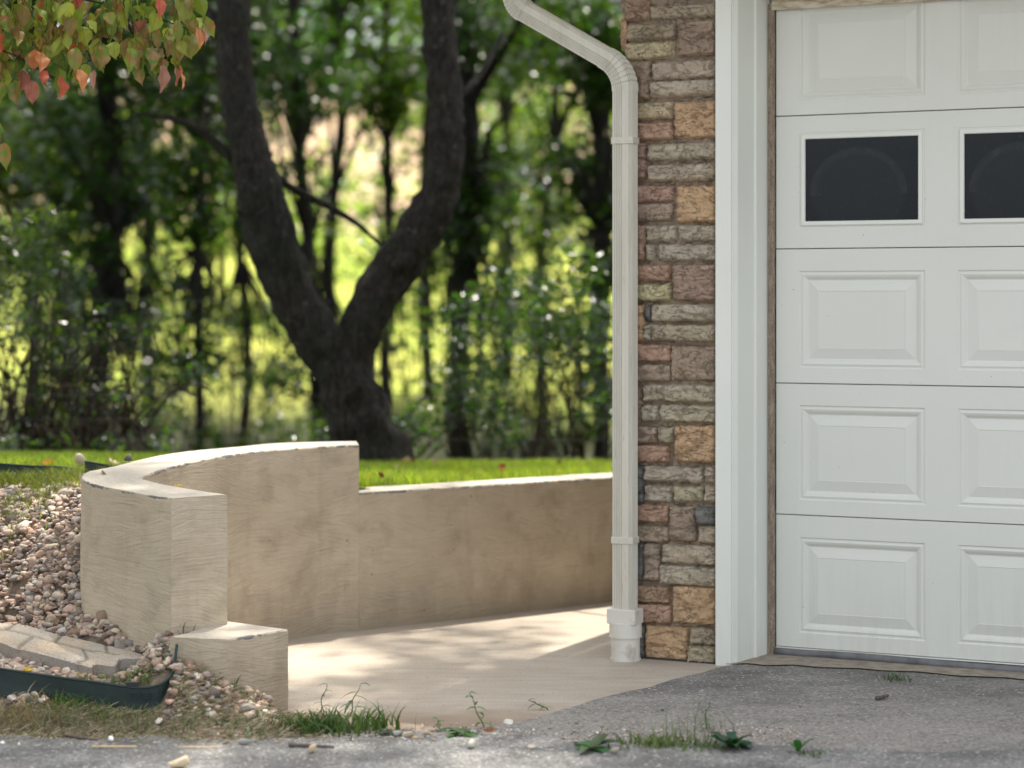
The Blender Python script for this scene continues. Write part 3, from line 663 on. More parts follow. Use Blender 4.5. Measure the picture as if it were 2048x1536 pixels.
# --- downspout: fluted 3 x 2 inch section swept in the plane of the front
GROOVE_DARK = []
def rib_profile():
    w2, d2 = .038, .0255; pts = []
    def side(a, b, nrm, ribs):
        a = Vector(a); b = Vector(b); nrm = Vector(nrm); L = (b - a).length; m = int(L / .0012)
        for i in range(m):
            t = i / m; s = t * L; off = 0; dg_ = 0
            for (r0, r1, per) in ribs:
                if r0 <= s <= r1: dg_ = max(0, math.cos(2 * math.pi * ((s - r0) / per - .5))) ** 2; off = -.0032 * (.5 - .5 * math.cos(2 * math.pi * (s - r0) / per))
            ro = min(s, L - s)
            if ro < .003: off -= .003 - math.sqrt(max(0, .003 ** 2 - (.003 - ro) ** 2)) * 1.0 - 0
            pts.append(a.lerp(b, t) + nrm * off); GROOVE_DARK.append(dg_)
    side((-w2, -d2), (w2, -d2), (0, -1), [(.005, .0375, .0065), (.060, .0725, .0063)])
    side((w2, -d2), (w2, d2), (1, 0), [(.005, .046, .0082)])
    side((w2, d2), (-w2, d2), (0, 1), [(.006, .07, .0064)])
    side((-w2, d2), (-w2, -d2), (-1, 0), [(.005, .046, .0082)])
    return pts
RP = rib_profile(); YS = -.030
xs_ = (LX(1226, YS - .0255) + LX(1264, YS - .0255)) / 2 - .001
def spout(name, path, scales, closed=False, crimp=None):
    m_ = MB(); n = len(RP)
    for i, (x, z) in enumerate(path):
        a = Vector(path[max(i - 1, 0)]); b = Vector(path[min(i + 1, len(path) - 1)]); d = (b - a).normalized(); nrm = Vector((-d.y, d.x))     # d points up the pipe
        nrm = -nrm if nrm.x < 0 and abs(d.x) < .2 else nrm
        nn = Vector((d.y, -d.x))
        for (p, q) in RP: sc = scales[i]; m_.v.append((x + nn.x * p * sc, YS + q * sc, z + nn.y * p * sc))
    for i in range(len(path) - 1):
        for k in range(n): k2 = (k + 1) % n; m_.f.append((i * n + k, i * n + k2, (i + 1) * n + k2, (i + 1) * n + k))
    ob_ = m_.build(name, M_SPOUT, house, True); at = ob_.data.attributes.new('dirt', 'FLOAT', 'POINT')
    dv = np.array([max(GROOVE_DARK[k], .9 if (scales[i] < 1.0 and len(path) > 20) else 0) for i in range(len(path)) for k in range(n)], np.float32); at.data.foreach_set('value', dv); return ob_  # elbow crimps get the same painted crease shade and grime
def zc(v): return LZ(v, xs_, YS - .02)
spout('downspout', [(xs_, z) for z in np.linspace(zc(1222), zc(176), 12)], [1] * 12)
# elbow: circular bend towards the gutter on the left
th = R(60); Rb = .13; zt0 = zc(180); cx = xs_ - Rb; path = []; sc_ = []
path.append((xs_, zt0 - .004)); sc_.append(1.045)
NB = 48
for i in range(NB + 1):
    t = th * i / NB; path.append((cx + Rb * math.cos(t), zt0 + Rb * math.sin(t))); sc_.append(1.05 - (.075 if i % 6 == 3 and 5 < i < 45 else 0))
ex, ez = path[-1]; dx, dz = -math.sin(th), math.cos(th)
path.append((ex + dx * .012, ez + dz * .012)); sc_.append(1.04)
el_ = spout('elbow', path, sc_)
obl_len = .385
spout('sloping_pipe', [(ex + dx * t, ez + dz * t) for t in np.linspace(.006, obl_len, 8)], [.985] * 8)
bx_, bz_ = ex + dx * (obl_len - .015), ez + dz * (obl_len - .015); path = [(bx_, bz_)]; sc_ = [1.04]
ccx, ccz = bx_ + math.cos(th) * .075, bz_ + math.sin(th) * .075
for i in range(NB + 1):
    t = th * (1 - i / NB); path.append((ccx - .075 * math.cos(t), ccz - .075 * math.sin(t))); sc_.append(1.05 - (.075 if i % 6 == 3 and 5 < i < 45 else 0))
path.append((path[-1][0], max(2.45, path[-1][1] + .01))); sc_.append(1.04); spout('elbow', path, sc_)
for v in (281, 1081):                                # straps with two rivets
    s = MB(); z = zc(v); s.box(xs_ - .041, xs_ + .041, YS - .0285, YS + .03, z - .0115, z + .0115); 
    s = s.build('strap', M_SPOUT, house); bv = s.modifiers.new('b', 'BEVEL'); bv.width = .001
    for dx_ in (-.012, .029):
        rv = MB(); rv.tube([(xs_ + dx_, YS - .0285, z), (xs_ + dx_, YS - .0305, z), (xs_ + dx_, YS - .031, z)], [.0032, .0026, .001], 10); rv.build('rivet', M_PVC, s, True)
zb, z1_, z2_, z3_ = .0, zc(1274), zc(1246), zc(1218)
dp = MB(); rr = .0505
def disk_tube(z0, z1, r, m_, seg=56): m_.tube([(xs_, YS + .004, z0), (xs_, YS + .004, z1)], r, seg)
disk_tube(-.02, z1_, rr, dp); disk_tube(-.002, .008, rr + .003, dp); o = dp.build('drain_pipe', M_PVC, house)
hb = MB(); disk_tube(z1_ - .002, z2_, .0565, hb); hb = hb.build('pipe_hub', M_PVC, house)
cl = MB(); cl.box(xs_ - .053, xs_ + .053, YS - .040, YS + .040, z2_ - .003, z3_); cl = cl.build('square_adapter', M_PVC, house); bv = cl.modifiers.new('b', 'BEVEL'); bv.width = .003; bv.segments = 2

# ------------------------------------------------------------------ foliage tools
def rand_dirs(n):
    v = rng.normal(size=(n, 3)); return v / np.linalg.norm(v, axis=1, keepdims=True)
def leaf_arrays(C, size, cols, droop=.0, aspect=.5, up=.6):
    n = len(C); nrm = rand_dirs(n); nrm[:, 2] = np.abs(nrm[:, 2]) + up; nrm /= np.linalg.norm(nrm, axis=1, keepdims=True)
    t = rand_dirs(n); t[:, 2] -= droop; t -= nrm * np.sum(t * nrm, 1, keepdims=True); t /= np.linalg.norm(t, axis=1, keepdims=True); s = np.cross(nrm, t)
    L = size[:, None]; Wd = L * aspect; b = C - t * L * .5; tip = C + t * L * .5 - nrm * L * .12
    l = C + s * Wd * .5 + nrm * L * .05 - t * L * .06; r = C - s * Wd * .5 + nrm * L * .05 - t * L * .06
    V = np.stack([b, l, tip, r], 1).reshape(-1, 3); Fc = np.arange(n * 4).reshape(n, 4)
    Fc = np.concatenate([Fc[:, [0, 1, 2]], Fc[:, [0, 2, 3]]]); return V, Fc, np.repeat(cols, 4, 0)
def green(n, base=(.055, .10, .025), var=.35, yellow=.25):
    b = np.array(base)[None] * (1 + var * rng.uniform(-1, 1.2, (n, 1))); y = rng.uniform(0, yellow, (n, 1)); b = b + y * np.array([[.10, .07, 0]]); return b
def clump_pts(clumps, dens):
    out = []
    for (c, r, k) in clumps:
        n = max(8, int(dens * k * r * r * .85)); d = rand_dirs(n); rad = r * rng.uniform(.25, 1, (n, 1)) ** .5
        out.append(np.array(c)[None] + d * rad * np.array([[1.1, 1.1, .75]]))
        # twiggy sub clusters that break the outline
        for _ in range(int(3 + 5 * r)):
            q = np.array(c) + rand_dirs(1)[0] * r * random.uniform(.85, 1.35) * np.array([1.1, 1.1, .8]); m = max(4, n // 24)
            out.append(q[None] + rng.normal(size=(m, 3)) * r * .14)
    return np.concatenate(out)
def crown(name, clumps, dens, size, parent, mat=None, base=(.055, .10, .025), yellow=.25, origin=(0, 0, 0), up=.6):
    C = clump_pts(clumps, 9 * dens / size ** 2); n = len(C); s = size * rng.uniform(.6, 1.3, n)
    V, Fc, cc = leaf_arrays(C, s, green(n, base, .45, yellow) * (.34 if (mat or M_LEAF) == M_LEAF else .28 if mat == M_SHRUB else 1), up=up, aspect=.62)
    return np_mesh(name, V - np.array(origin)[None], Fc, mat or M_LEAF, parent, col=cc)
def tree(name, label, cat, X, Y, r0, height, clumps, lean=0, dens=1.20, size=.09, mat=M_BARK2, base=(.05, .095, .025), yellow=.2, group=None, wig=.25, limbs=True):
    z0 = gz(X, Y, True); o = empty(name, (X, Y, z0), label=label, cat=cat, group=group); sd = random.uniform(0, 99)
    t = MB(); pts = []; rs = []
    for i in range(14):
        h = height * i / 13; pts.append((lean * h / height + wig * noise.noise(Vector((h * .4, sd, 0))) * min(1, h), wig * noise.noise(Vector((h * .4, sd, 7))) * min(1, h), h - .15)); rs.append(r0 * (1.25 if i == 0 else 1) * (1 - .72 * i / 13))
    t.tube(pts, rs, 10, .15, seed=sd)
    if limbs:
        for (c, r, k) in clumps:
            e = Vector(c) - Vector((X, Y, z0)); hb_ = max(.25, min(.95, (e.z - .8 * (Vector((e.x, e.y)).length)) / height)); j = min(13, max(1, int(hb_ * 13))); b = Vector(pts[j])
            mid = b.lerp(e, .5) + Vector((random.uniform(-.2, .2), random.uniform(-.2, .2), .15)); t.tube([b, mid, e], [rs[j] * .5, rs[j] * .3, .008], 6)
    t.build('trunk', mat, o, True); crown('crown', clumps, dens, size, o, base=base, yellow=yellow, origin=(X, Y, z0)); return o

# ------------------------------------------------------------------ the forked tree behind the wall
fz = 11.2
TB = P(745, 912, fz); ft = empty('forked_tree', (TB.x, TB.y, TB.z), label='big dark tree forking low into two limbs behind the wall', cat='tree')
def pth(L, Y0): return [tuple(P(u, v, Y0 + dy) - TB) for (u, v, wd, dy) in L], [wd * .445 * (Y0 + dy) / F for (u, v, wd, dy) in L]
t = MB()
def smooth_path(L, Y0, n=26):
    p, r = pth(L, Y0); q = catmull([Vector((*a, )) for a in p], n); xs = np.linspace(0, 1, len(r)); rr = np.interp(np.linspace(0, 1, n), xs, r); return q, rr
q, rr = smooth_path([(758, 940, 165, 0), (747, 905, 138, 0), (734, 880, 116, 0), (716, 825, 108, 0), (694, 762, 112, 0), (655, 700, 112, 0), (610, 635, 88, 0), (576, 571, 80, 0), (543, 476, 72, -.05), (520, 381, 73, -.1), (495, 286, 72, -.1), (476, 190, 74, -.1), (468, 95, 70, -.1), (466, 0, 68, -.1), (455, -140, 62, 0), (458, -330, 52, .1), (420, -520, 42, .2), (440, -760, 30, .3), (430, -1000, 14, .3)], fz, 190)
t.tube(q, rr, 40, .2, seed=1)
q2, rr2 = smooth_path([(712, 800, 80, 0), (706, 762, 96, 0), (706, 698, 102, .02), (727, 635, 98, .05), (764, 571, 88, .1), (809, 508, 80, .12), (848, 446, 78, .14), (879, 381, 74, .15), (892, 286, 74, .15), (890, 190, 73, .15), (882, 95, 80, .15), (874, 0, 78, .15), (868, -120, 74, .1), (880, -300, 62, 0), (930, -520, 50, 0), (960, -800, 30, 0), (1000, -1050, 12, 0)], fz, 180)
t.tube(q2, rr2, 40, .2, seed=2)
for L in ([(730, 830, 60, -.03), (765, 880, 46, -.05), (796, 912, 30, -.08)], [(700, 850, 50, .0), (682, 890, 38, -.05), (670, 920, 26, -.08)]):
    q_, r_ = smooth_path(L, fz, 10); t.tube(q_, r_, 12, .15, seed=4)
for L in ([(470, 322, 26, -.1), (430, 285, 22, -.12), (395, 255, 17, -.15), (350, 240, 14, -.2), (290, 228, 9, -.25), (255, 236, 4, -.3)], [(548, 355, 22, .1), (600, 385, 18, .2), (660, 415, 16, .3), (720, 452, 11, .35), (770, 500, 6, .4)],
          [(415, 268, 10, -.15), (408, 225, 7, -.15), (412, 180, 5, -.15)], [(905, 205, 20, .15), (960, 150, 15, .3), (1010, 60, 10, .5)], [(450, 60, 24, -.1), (400, 0, 16, 0), (330, -90, 10, .2)], [(446, -90, 30, 0), (560, -260, 22, -.3), (700, -420, 14, -.8)],
          [(866, -140, 36, .1), (1010, -330, 26, -.3), (1210, -520, 16, -.6), (1420, -700, 8, -.9)], [(905, -420, 30, .1), (700, -620, 18, .6), (520, -850, 8, 1.2)], [(430, -420, 26, .1), (250, -560, 18, .2), (20, -700, 8, .4)]):
    q_, r_ = smooth_path(L, fz, 14); t.tube(q_, r_, 8, .15, seed=5)
t.build('trunk', M_BARK, ft, True)
cl_ = []
for (u, v, Y, r, k) in [(300, -560, 11.6, 1.1, 1), (-60, -760, 11.4, 1.1, 1), (520, -900, 12.2, 1.2, 1), (900, -850, 13.0, 1.1, .7), (640, -520, 10.9, .6, .5), (1150, -900, 13.4, 1.0, .6), (100, -1100, 11.8, 1.3, 1), (700, -1250, 12.4, 1.3, 1), (1100, -1300, 13.5, 1.1, .7),
    (-300, -500, 10.6, .8, 1), (-350, -900, 10.2, .9, 1), (40, -330, 10.8, .6, .9), (420, -700, 9.6, .5, .6), (150, -800, 9.0, .55, .7)]:
    cl_.append((tuple(P(u, v, Y)), r, k))
rc = random.Random(11)
for _ in range(22): cl_.append(((rc.uniform(-2.2, -.1), rc.uniform(10.9, 13.2), rc.uniform(4.8, 8)), rc.uniform(.35, .6), .8))  # unseen clumps added to shade the left of the lawn
for _ in range(230):                                  # unseen crown clumps added, with gaps left, to dapple slab, bank and road
    x, y, z = rc.uniform(-.8, 2.6), rc.uniform(9.2, 13.0), rc.uniform(9.6, 12.2); f = .404 * z; gx_, gy_ = x - .3 * f, y - .954 * f
    if math.hypot(gx_ + .95, gy_ - 7.7) < .75 or math.hypot(gx_ + .82, gy_ - 6.6) < .3 or (gy_ > 8.1 + .8 * (gx_ + .5)) or (gx_ > .0 and gy_ > 7.5) or (gy_ < 5.95 and gx_ < .4 and rc.random() < .7): continue
    cl_.append(((x, y, z), rc.uniform(.2, .42), 1))
crown('crown', cl_, .75, .09, ft, origin=TB)

# ------------------------------------------------------------------ woods behind: each tree with trunk and crown
def C_(u, v, Y, rpx, k=1.0): return (tuple(P(u, v, Y)), rpx / F * Y, k)
def high(X, Y, n=7, z0=5.4, r=1.5, spread=2.4, top=12):
    return [((X + random.uniform(-spread, spread), Y + random.uniform(-spread, spread), random.uniform(z0, top)), r * random.uniform(.7, 1.15), .21) for _ in range(n)]
woods = [  # u of the trunk, depth, trunk width px, lean, low clumps, label
 (205, 15.5, 52, -.1, [(120, 330, 110, 1), (250, 300, 100, 1), (60, 180, 110, 1), (230, 420, 70, .8), (300, 150, 100, 1)], 'dark thick trunk left of the bright gap behind the pebble bank'),
 (388, 13.8, 26, .2, [(330, 330, 60, .8), (420, 200, 60, .8), (360, 120, 90, 1), (480, 60, 60, .7)], 'slim dark tree standing alone left of the forked trunk'),
 (130, 18.5, 34, .1, [(20, 260, 110, 1), (110, 480, 80, .9), (200, 560, 60, .8)], 'slender tree behind the pale leaved shrub at the far left'),
 (632, 17.5, 40, -.3, [(600, 90, 90, 1), (560, 210, 70, .9), (700, 160, 70, .8), (620, 300, 40, .5)], 'dark straight trunk between the two limbs of the forked tree'),
 (662, 21.0, 38, .2, [(740, 60, 110, 1), (620, 20, 100, 1), (700, 280, 50, .4)], 'trunk seen low in the crotch of the forked tree'),
 (788, 20.0, 34, -.2, [(790, 140, 80, .9), (770, 260, 50, .7), (820, 30, 90, 1), (760, 430, 30, .5)], 'straight trunk just left of the bent right limb'),
 (938, 16.0, 62, -.3, [(1000, 60, 90, 1), (960, 340, 60, .8), (940, 440, 70, .9), (1040, 370, 60, .7), (1090, 150, 70, .8)], 'dark trunk standing right of the forked tree above low bushes'),
 (1198, 15.0, 46, .1, [(1200, 60, 80, 1), (1180, 170, 60, .9), (1195, 330, 60, .8), (1130, 350, 50, .6), (1200, 470, 50, .8)], 'dark trunk hidden next to the cream downspout'),
 (1085, 24.0, 30, .3, [(1060, 20, 90, .9), (1150, 90, 80, .8), (1090, 330, 60, .5)], 'thin tree with sunlit leaves right of the middle gap'),
 (480, 23.0, 26, .1, [(520, 90, 100, 1), (470, 260, 70, .8), (540, 330, 40, .5)], 'thin tree far behind the left limb of the forked tree'),
 (300, 24.5, 34, -.2, [(300, 240, 100, 1), (220, 130, 100, 1), (300, 370, 50, .5), (400, 60, 110, 1)], 'tree at the back of the wood beyond the slim dark trunk'),
 (50, 23.0, 38, .1, [(40, 100, 120, 1), (90, 380, 80, .8), (40, 560, 80, .8)], 'tree at the back left behind the brambles'),
 (1010, 29.0, 26, .1, [(980, 130, 90, .8), (1060, 250, 50, .5)], 'farthest slim tree before the sunlit meadow'),
 (860, 27.0, 30, .1, [(800, 90, 90, .8), (960, 60, 90, .8)], 'tall tree rising behind the bent limb at the top middle'),
]
GAPS = [(530, 520, 110, 80, .6), (600, 425, 60, 55, .8), (720, 320, 80, 70, .5), (1100, 480, 100, 60, .5), (872, 660, 45, 60, .85), (1080, 238, 110, 32, .8), (460, 835, 150, 45, .35), (1120, 800, 90, 60, .4), (290, 560, 60, 80, .4), (760, 430, 50, 60, .5), (700, 500, 40, 40, .6)]
def near(u): return min(range(len(woods)), key=lambda i: abs(woods[i][0] - u) + random.uniform(0, 60))
for (u0, u1, v0, v1, num, r0, r1, k) in [(-60, 1250, -60, 120, 46, 60, 110, 1), (-60, 900, 90, 240, 26, 50, 95, .9), (900, 1240, 60, 190, 14, 40, 80, .9), (-60, 430, 220, 420, 20, 50, 95, .9), (-60, 240, 380, 640, 12, 50, 80, .8), (440, 860, 220, 460, 13, 30, 55, .5),
        (900, 1240, 270, 480, 20, 35, 60, .8), (560, 860, 440, 760, 10, 25, 50, .45), (240, 620, 400, 860, 20, 28, 55, .5), (850, 1230, 460, 700, 12, 45, 75, 1), (900, 1230, 700, 880, 9, 30, 50, .6), (100, 400, 560, 860, 12, 40, 65, .7), (80, 660, 400, 880, 46, 18, 42, .5), (800, 1230, 420, 890, 30, 18, 42, .55), (380, 1230, 150, 420, 34, 18, 45, .5), (-60, 440, 180, 580, 42, 45, 80, .9), (430, 570, 240, 440, 9, 30, 50, .8), (80, 430, 450, 880, 30, 32, 60, .75), (440, 860, 430, 900, 22, 25, 50, .6), (870, 1230, 290, 900, 40, 38, 62, .85), (400, 1240, -60, 190, 30, 50, 80, .9), (430, 1240, 110, 215, 26, 35, 60, 1), (-60, 560, 180, 380, 20, 40, 60, .9), (920, 1240, 290, 420, 16, 30, 50, .9), (90, 700, 430, 890, 60, 16, 34, .7), (740, 1230, 430, 890, 40, 16, 34, .7)]:
    for _ in range(num):
        u = random.uniform(u0, u1); v = random.uniform(v0, v1); rr_ = random.uniform(r0, r1)
        if any(((u - a) / (b + rr_ * .6)) ** 2 + ((v - c) / (d + rr_ * .6)) ** 2 < 1 and random.random() < e for (a, c, b, d, e) in GAPS): continue
        woods[near(u)][4].append((u, v, rr_, k))
for i, (u, Y, wpx, lean, lows, lab) in enumerate(woods):
    Y = 20 + (Y - 13.8) * 1.15; X = (u - 1024) / F * Y; cl = [C_(a, b, Y + random.uniform(-.6, .9), r, k) for (a, b, r, k) in lows] + high(X, Y + (2.6 if u > 700 and Y < 17 else 0), 8 if Y < 20 else 6)
    tree('woodland_tree', lab, 'tree', X, Y, wpx * .4 * Y / F, random.uniform(11, 13.5), cl, lean, dens=1.50, size=.11 if Y < 26 else .13, base=[(.022, .052, .025), (.026, .060, .019), (.034, .072, .016)][i % 3], yellow=.15 + .1 * (i % 3), group='trees of the wood behind the lawn')
# tall trees outside the frame whose shade falls on the wood
for (X, Y, lab) in ((5.0, 21, 'tall tree behind the garage roof'), (-4.6, 15.0, 'tall tree beyond the left edge of the lawn'), (7.5, 27, 'tall broad tree beyond the garage')):
    tree('woodland_tree', lab, 'tree', X, Y, .16, 12, high(X, Y, 14, 4.5, 1.7, 2.6, 11), 0, dens=1.20, size=.12, group='trees of the wood behind the lawn')

# shrubs and saplings of the undergrowth
def shrub(label, clumps, stems=4, dens=1.00, size=.06, base=(.05, .095, .03), yellow=.2, mat=M_SHRUB, name='shrub', cat='shrub', up=.5):
    cs = [C_(c[0], c[1], c[2] if c[2] < 14.9 else c[2] * 1.25, *c[3:]) for c in clumps]; X = sum(c[0][0] for c in cs) / len(cs); Y = sum(c[0][1] for c in cs) / len(cs); z = gz(X, Y, True)
    o = empty(name, (X, Y, z), label=label, cat=cat, group='undergrowth behind the lawn'); t = MB()
    for c, r, k in cs:
        for _ in range(stems):
            e = Vector(c) - Vector((X, Y, z)) + Vector(rand_dirs(1)[0]) * r * .9; b = Vector((random.uniform(-.15, .15), random.uniform(-.15, .15), -.05))
            t.tube([b, b.lerp(e, .5) + Vector((random.uniform(-.3, .3), random.uniform(-.1, .1), .18)), e], [.008, .005, .002], 5)
    t.build('stems', M_TWIG, o, True); crown('leaves', cs, dens, size, o, mat, base, yellow, (X, Y, z), up); return o
shrub('pale glinting leafy shrub at the left edge above the brambles', [(40, 460, 12.6, 70), (90, 520, 12.6, 50), (20, 560, 12.6, 70), (110, 430, 12.7, 30)], dens=1.50, size=.05, base=(.09, .12, .07), yellow=.1)
shrub('tangled bramble thicket in shade left of the curved wall', [(60, 690, 12.4, 90, .7), (170, 640, 12.6, 60, .6), (20, 800, 12.4, 80, .6), (200, 790, 12.6, 60, .5), (110, 850, 12.6, 60, .7)], stems=7, dens=1.00, size=.05, base=(.045, .075, .03))
shrub('low dark sapling below the slim tree', [(300, 640, 14.5, 55, .6), (250, 760, 14.5, 60, .6), (370, 730, 14.5, 50, .6), (330, 840, 14.2, 50, .8)], dens=1.10)
shrub('sparse backlit sapling before the meadow left of the fork', [(470, 640, 17, 70, .45), (540, 740, 17, 60, .5), (440, 800, 17, 60, .6), (560, 850, 17, 60, .7), (330, 520, 17.5, 60, .35)], dens=0.80, size=.07, base=(.08, .13, .03), yellow=.5)
shrub('sunlit loose sapling left of the slim dark trunk', [(290, 560, 19, 70, .4), (240, 680, 19, 70, .5), (280, 820, 19, 70, .6)], dens=0.70, size=.08, base=(.09, .15, .03), yellow=.6)
shrub('dense dark bush right of the forked trunk', [(930, 640, 14.2, 70, 1.2), (1010, 590, 14.4, 80, 1), (950, 780, 14.2, 80, 1.2), (860, 830, 14.0, 60, 1), (1000, 860, 14, 60, 1)], dens=1.60, size=.055, base=(.04, .08, .03), yellow=.1)
shrub('glossy dark bush beside the downspout', [(1130, 620, 13.6, 80, 1), (1190, 700, 13.6, 60, 1), (1080, 700, 13.6, 70, .8), (1160, 530, 13.8, 60, .8), (1195, 820, 13.4, 50, .7)], dens=1.60, size=.05, base=(.045, .085, .035), yellow=.1)
shrub('backlit low sapling beneath the glossy dark bush', [(1080, 800, 16, 60, .5), (1150, 850, 16, 60, .6), (1050, 870, 16, 50, .6), (1120, 760, 16.4, 50, .5)], dens=0.80, size=.06, base=(.09, .14, .03), yellow=.6)
shrub('bright sparse sapling in the gap behind the fork crotch', [(660, 520, 19, 60, .35), (800, 640, 19, 60, .4), (870, 700, 19, 60, .4), (760, 470, 19, 50, .35)], dens=0.70, size=.08, base=(.09, .15, .03), yellow=.6)
shrub('sunlit hazel-like bush right of the bent limb', [(1040, 480, 18, 70, .5), (1130, 430, 18, 70, .5), (980, 540, 18, 50, .5), (1100, 560, 18, 60, .5)], dens=0.80, size=.075, base=(.08, .13, .03), yellow=.5)
shrub('dark low shrub at the foot of the forked tree', [(800, 860, 12.6, 45, .8), (850, 880, 12.6, 40, .8), (640, 870, 12.8, 35, .6)], dens=1.50, size=.045, base=(.035, .07, .03))
shrub('low leafy growth along the far lawn edge at left', [(40, 890, 11.9, 40, .9), (130, 885, 12.0, 36, .9), (220, 890, 12.0, 34, .8), (320, 885, 12.2, 34, .8)], dens=1.50, size=.045, base=(.06, .11, .05))
shrub('rough grass and seedlings between left limb and slim tree', [(450, 868, 16, 50, .8), (540, 870, 16, 50, .8), (620, 865, 16, 45, .8)], dens=1.00, size=.06, base=(.08, .15, .03), yellow=.5)
shrub('deep dark evergreen shrub filling the space left of the downspout', [(960, 700, 15.5, 60), (1040, 660, 15.5, 60), (1120, 700, 15.5, 55), (1190, 640, 15.3, 50), (980, 820, 15.3, 60), (1200, 780, 15.2, 50), (900, 760, 15.4, 50), (1060, 560, 15.6, 45)], dens=1.5, size=.055, base=(.03, .065, .03), yellow=.05)
shrub('deep dark evergreen shrub behind the bramble thicket', [(40, 640, 15.6, 80), (140, 700, 15.6, 70), (60, 800, 15.4, 80), (180, 820, 15.4, 60), (230, 680, 15.6, 45), (130, 560, 15.8, 60)], dens=1.5, size=.055, base=(.03, .065, .03), yellow=.05)
shrub('loose dark seedlings below the left limb of the forked tree', [(330, 770, 16.5, 45, .8), (430, 700, 16.5, 40, .7), (510, 780, 16.5, 40, .7), (590, 730, 16.5, 35, .7), (400, 850, 16.2, 45, .8), (560, 860, 16.2, 40, .7)], dens=1.2, size=.055, base=(.035, .075, .03), yellow=.1)
# bare arching bramble canes
br = MB(); BC = P(110, 860, 12.2); BC.z = gz(BC.x, BC.y, True)
for k in range(26):
    u = random.uniform(-40, 330); v0 = random.uniform(860, 900); b = P(u, v0, 12.2); s = random.choice((-1, 1)); L = random.uniform(60, 190); hgt = random.uniform(60, 260)
    pts = [P(u + s * L * t_, v0 - hgt * math.sin(t_ * 2.4), 12.2 + random.uniform(-.02, .02)) - BC for t_ in np.linspace(0, 1, 9)]
    br.tube(pts, np.linspace(.009, .003, 9), 5)
o = empty('bramble', BC, label='bare arching bramble canes at the left lawn edge', cat='bramble'); br.build('canes', M_TWIG, o, True)
# sunlit trees and bushes scattered over the meadow slope
rh = random.Random(5); used_l = set()
def mlabel(X, Y, h_, k):
    u = 1024 + F * X / Y; where = next(t for lim, t in ((120, 'at the far left'), (330, 'left of the slim dark trunk'), (520, 'behind the left limb'), (700, 'seen through the fork'), (900, 'behind the bent right limb'), (1060, 'right of the forked tree'), (9999, 'close to the downspout')) if u < lim)
    return 'blurred %s %s %s on the meadow, %s' % ('low' if h_ < 1.7 else 'middling' if h_ < 2.4 else 'tall', 'yellow green' if k % 3 else 'dark green', 'bush' if Y < 58 else 'distant bush', where)
for k in range(80):
    Y = rh.uniform(40, 80); X = rh.uniform(-.25, .08) * Y; z = gz(X, Y, True); h_ = rh.uniform(1.0, 3.2); r_ = h_ * rh.uniform(.35, .5)
    lb = mlabel(X, Y, h_, k)
    if lb in used_l: continue
    used_l.add(lb); o = empty('meadow_tree', (X, Y, z), label=lb, cat='tree', group='sunlit trees on the meadow slope'); t = MB()
    cs = [((X + rh.uniform(-.6, .6) * r_ * 1.4, Y + rh.uniform(-.4, .4), z + h_ * rh.uniform(.45, 1)), r_ * rh.uniform(.5, .9), .8) for _ in range(6)]
    t.tube([(0, 0, -.1), (0, 0, h_ * .5), (.1, 0, h_ * .9)], [.09, .07, .03], 7); t.build('trunk', M_BARK2, o, True)
    crown('crown', cs, .9, .2, o, base=(.17, .24, .05) if k % 3 else (.10, .16, .045), yellow=.6, origin=(X, Y, z))
# far wood on the hill top
FC = []; 
for k in range(150):
    X = random.uniform(-60, 60); Y = random.uniform(84, 108); z = gz(X, Y, True); FC.append(((X, Y, z + random.uniform(1, 9)), random.uniform(2.2, 4.5), .28))
C = clump_pts(FC, 22); n = len(C); V, Fc_, cc = leaf_arrays(C, rng.uniform(.3, .75, n), green(n, (.05, .095, .03), .4, .2), aspect=.8)
np_mesh('distant_wood', V, Fc_, M_LEAF, col=cc, kind='stuff', label='distant wood along the top of the sunlit hill', cat='wood')
# distant blue house
hb_ = P(1120, 200, 80); hz = gz(hb_.x, 80, True); dh = empty('distant_house', (hb_.x, 80, hz), label='blurred dark blue house far off on the hill top', cat='house')
m_ = MB(); m_.box(-3.2, 3.2, 0, 6, -.5, 2.9); m_.add([(-3.2, 0, 2.9), (3.2, 0, 2.9), (3.2, 6, 2.9), (-3.2, 6, 2.9), (-3.2, 3, 4.6), (3.2, 3, 4.6)], [(0, 4, 3), (1, 2, 5)]); m_.build('wall', M_BLUE, dh)
m_ = MB(); m_.add([(-3.5, -.4, 2.7), (3.5, -.4, 2.7), (3.5, 3, 4.75), (-3.5, 3, 4.75), (3.5, 6.4, 2.7), (-3.5, 6.4, 2.7)], [(0, 1, 2, 3), (3, 2, 4, 5)]); m_.build('roof', M_SHINGLE, dh)
for x in (-2.1, 0, 2.1): m_ = MB(); m_.box(x - .45, x + .45, -.05, .02, 1, 2.2); m_.build('window', M_WHITE, dh)
# wire fence along the back of the lawn
fy = 12.05; fo = empty('wire_fence', (0, fy, 0), label='thin woven wire fence along the back edge of the lawn', cat='fence')
wm = MB(); xs = np.arange(-3.4, 1.9, .17)
def fzg(x): return gz(x, fy, True)
for hgt in (.06, .16, .27, .40, .55, .72, .92):
    wm.tube([(x, 0, fzg(x) + hgt) for x in xs], .0016, 4)
for x in xs: wm.tube([(x, 0, fzg(x) + .03), (x, 0, fzg(x) + .93)], .0013, 4)
wm.build('wire_mesh', M_WIRE, fo)
for x in (-3.2, -.77): p_ = MB(); p_.box(x - .017, x + .017, -.02, .015, fzg(x) - .1, fzg(x) + .93); p_.build('post', M_WIRE, fo)

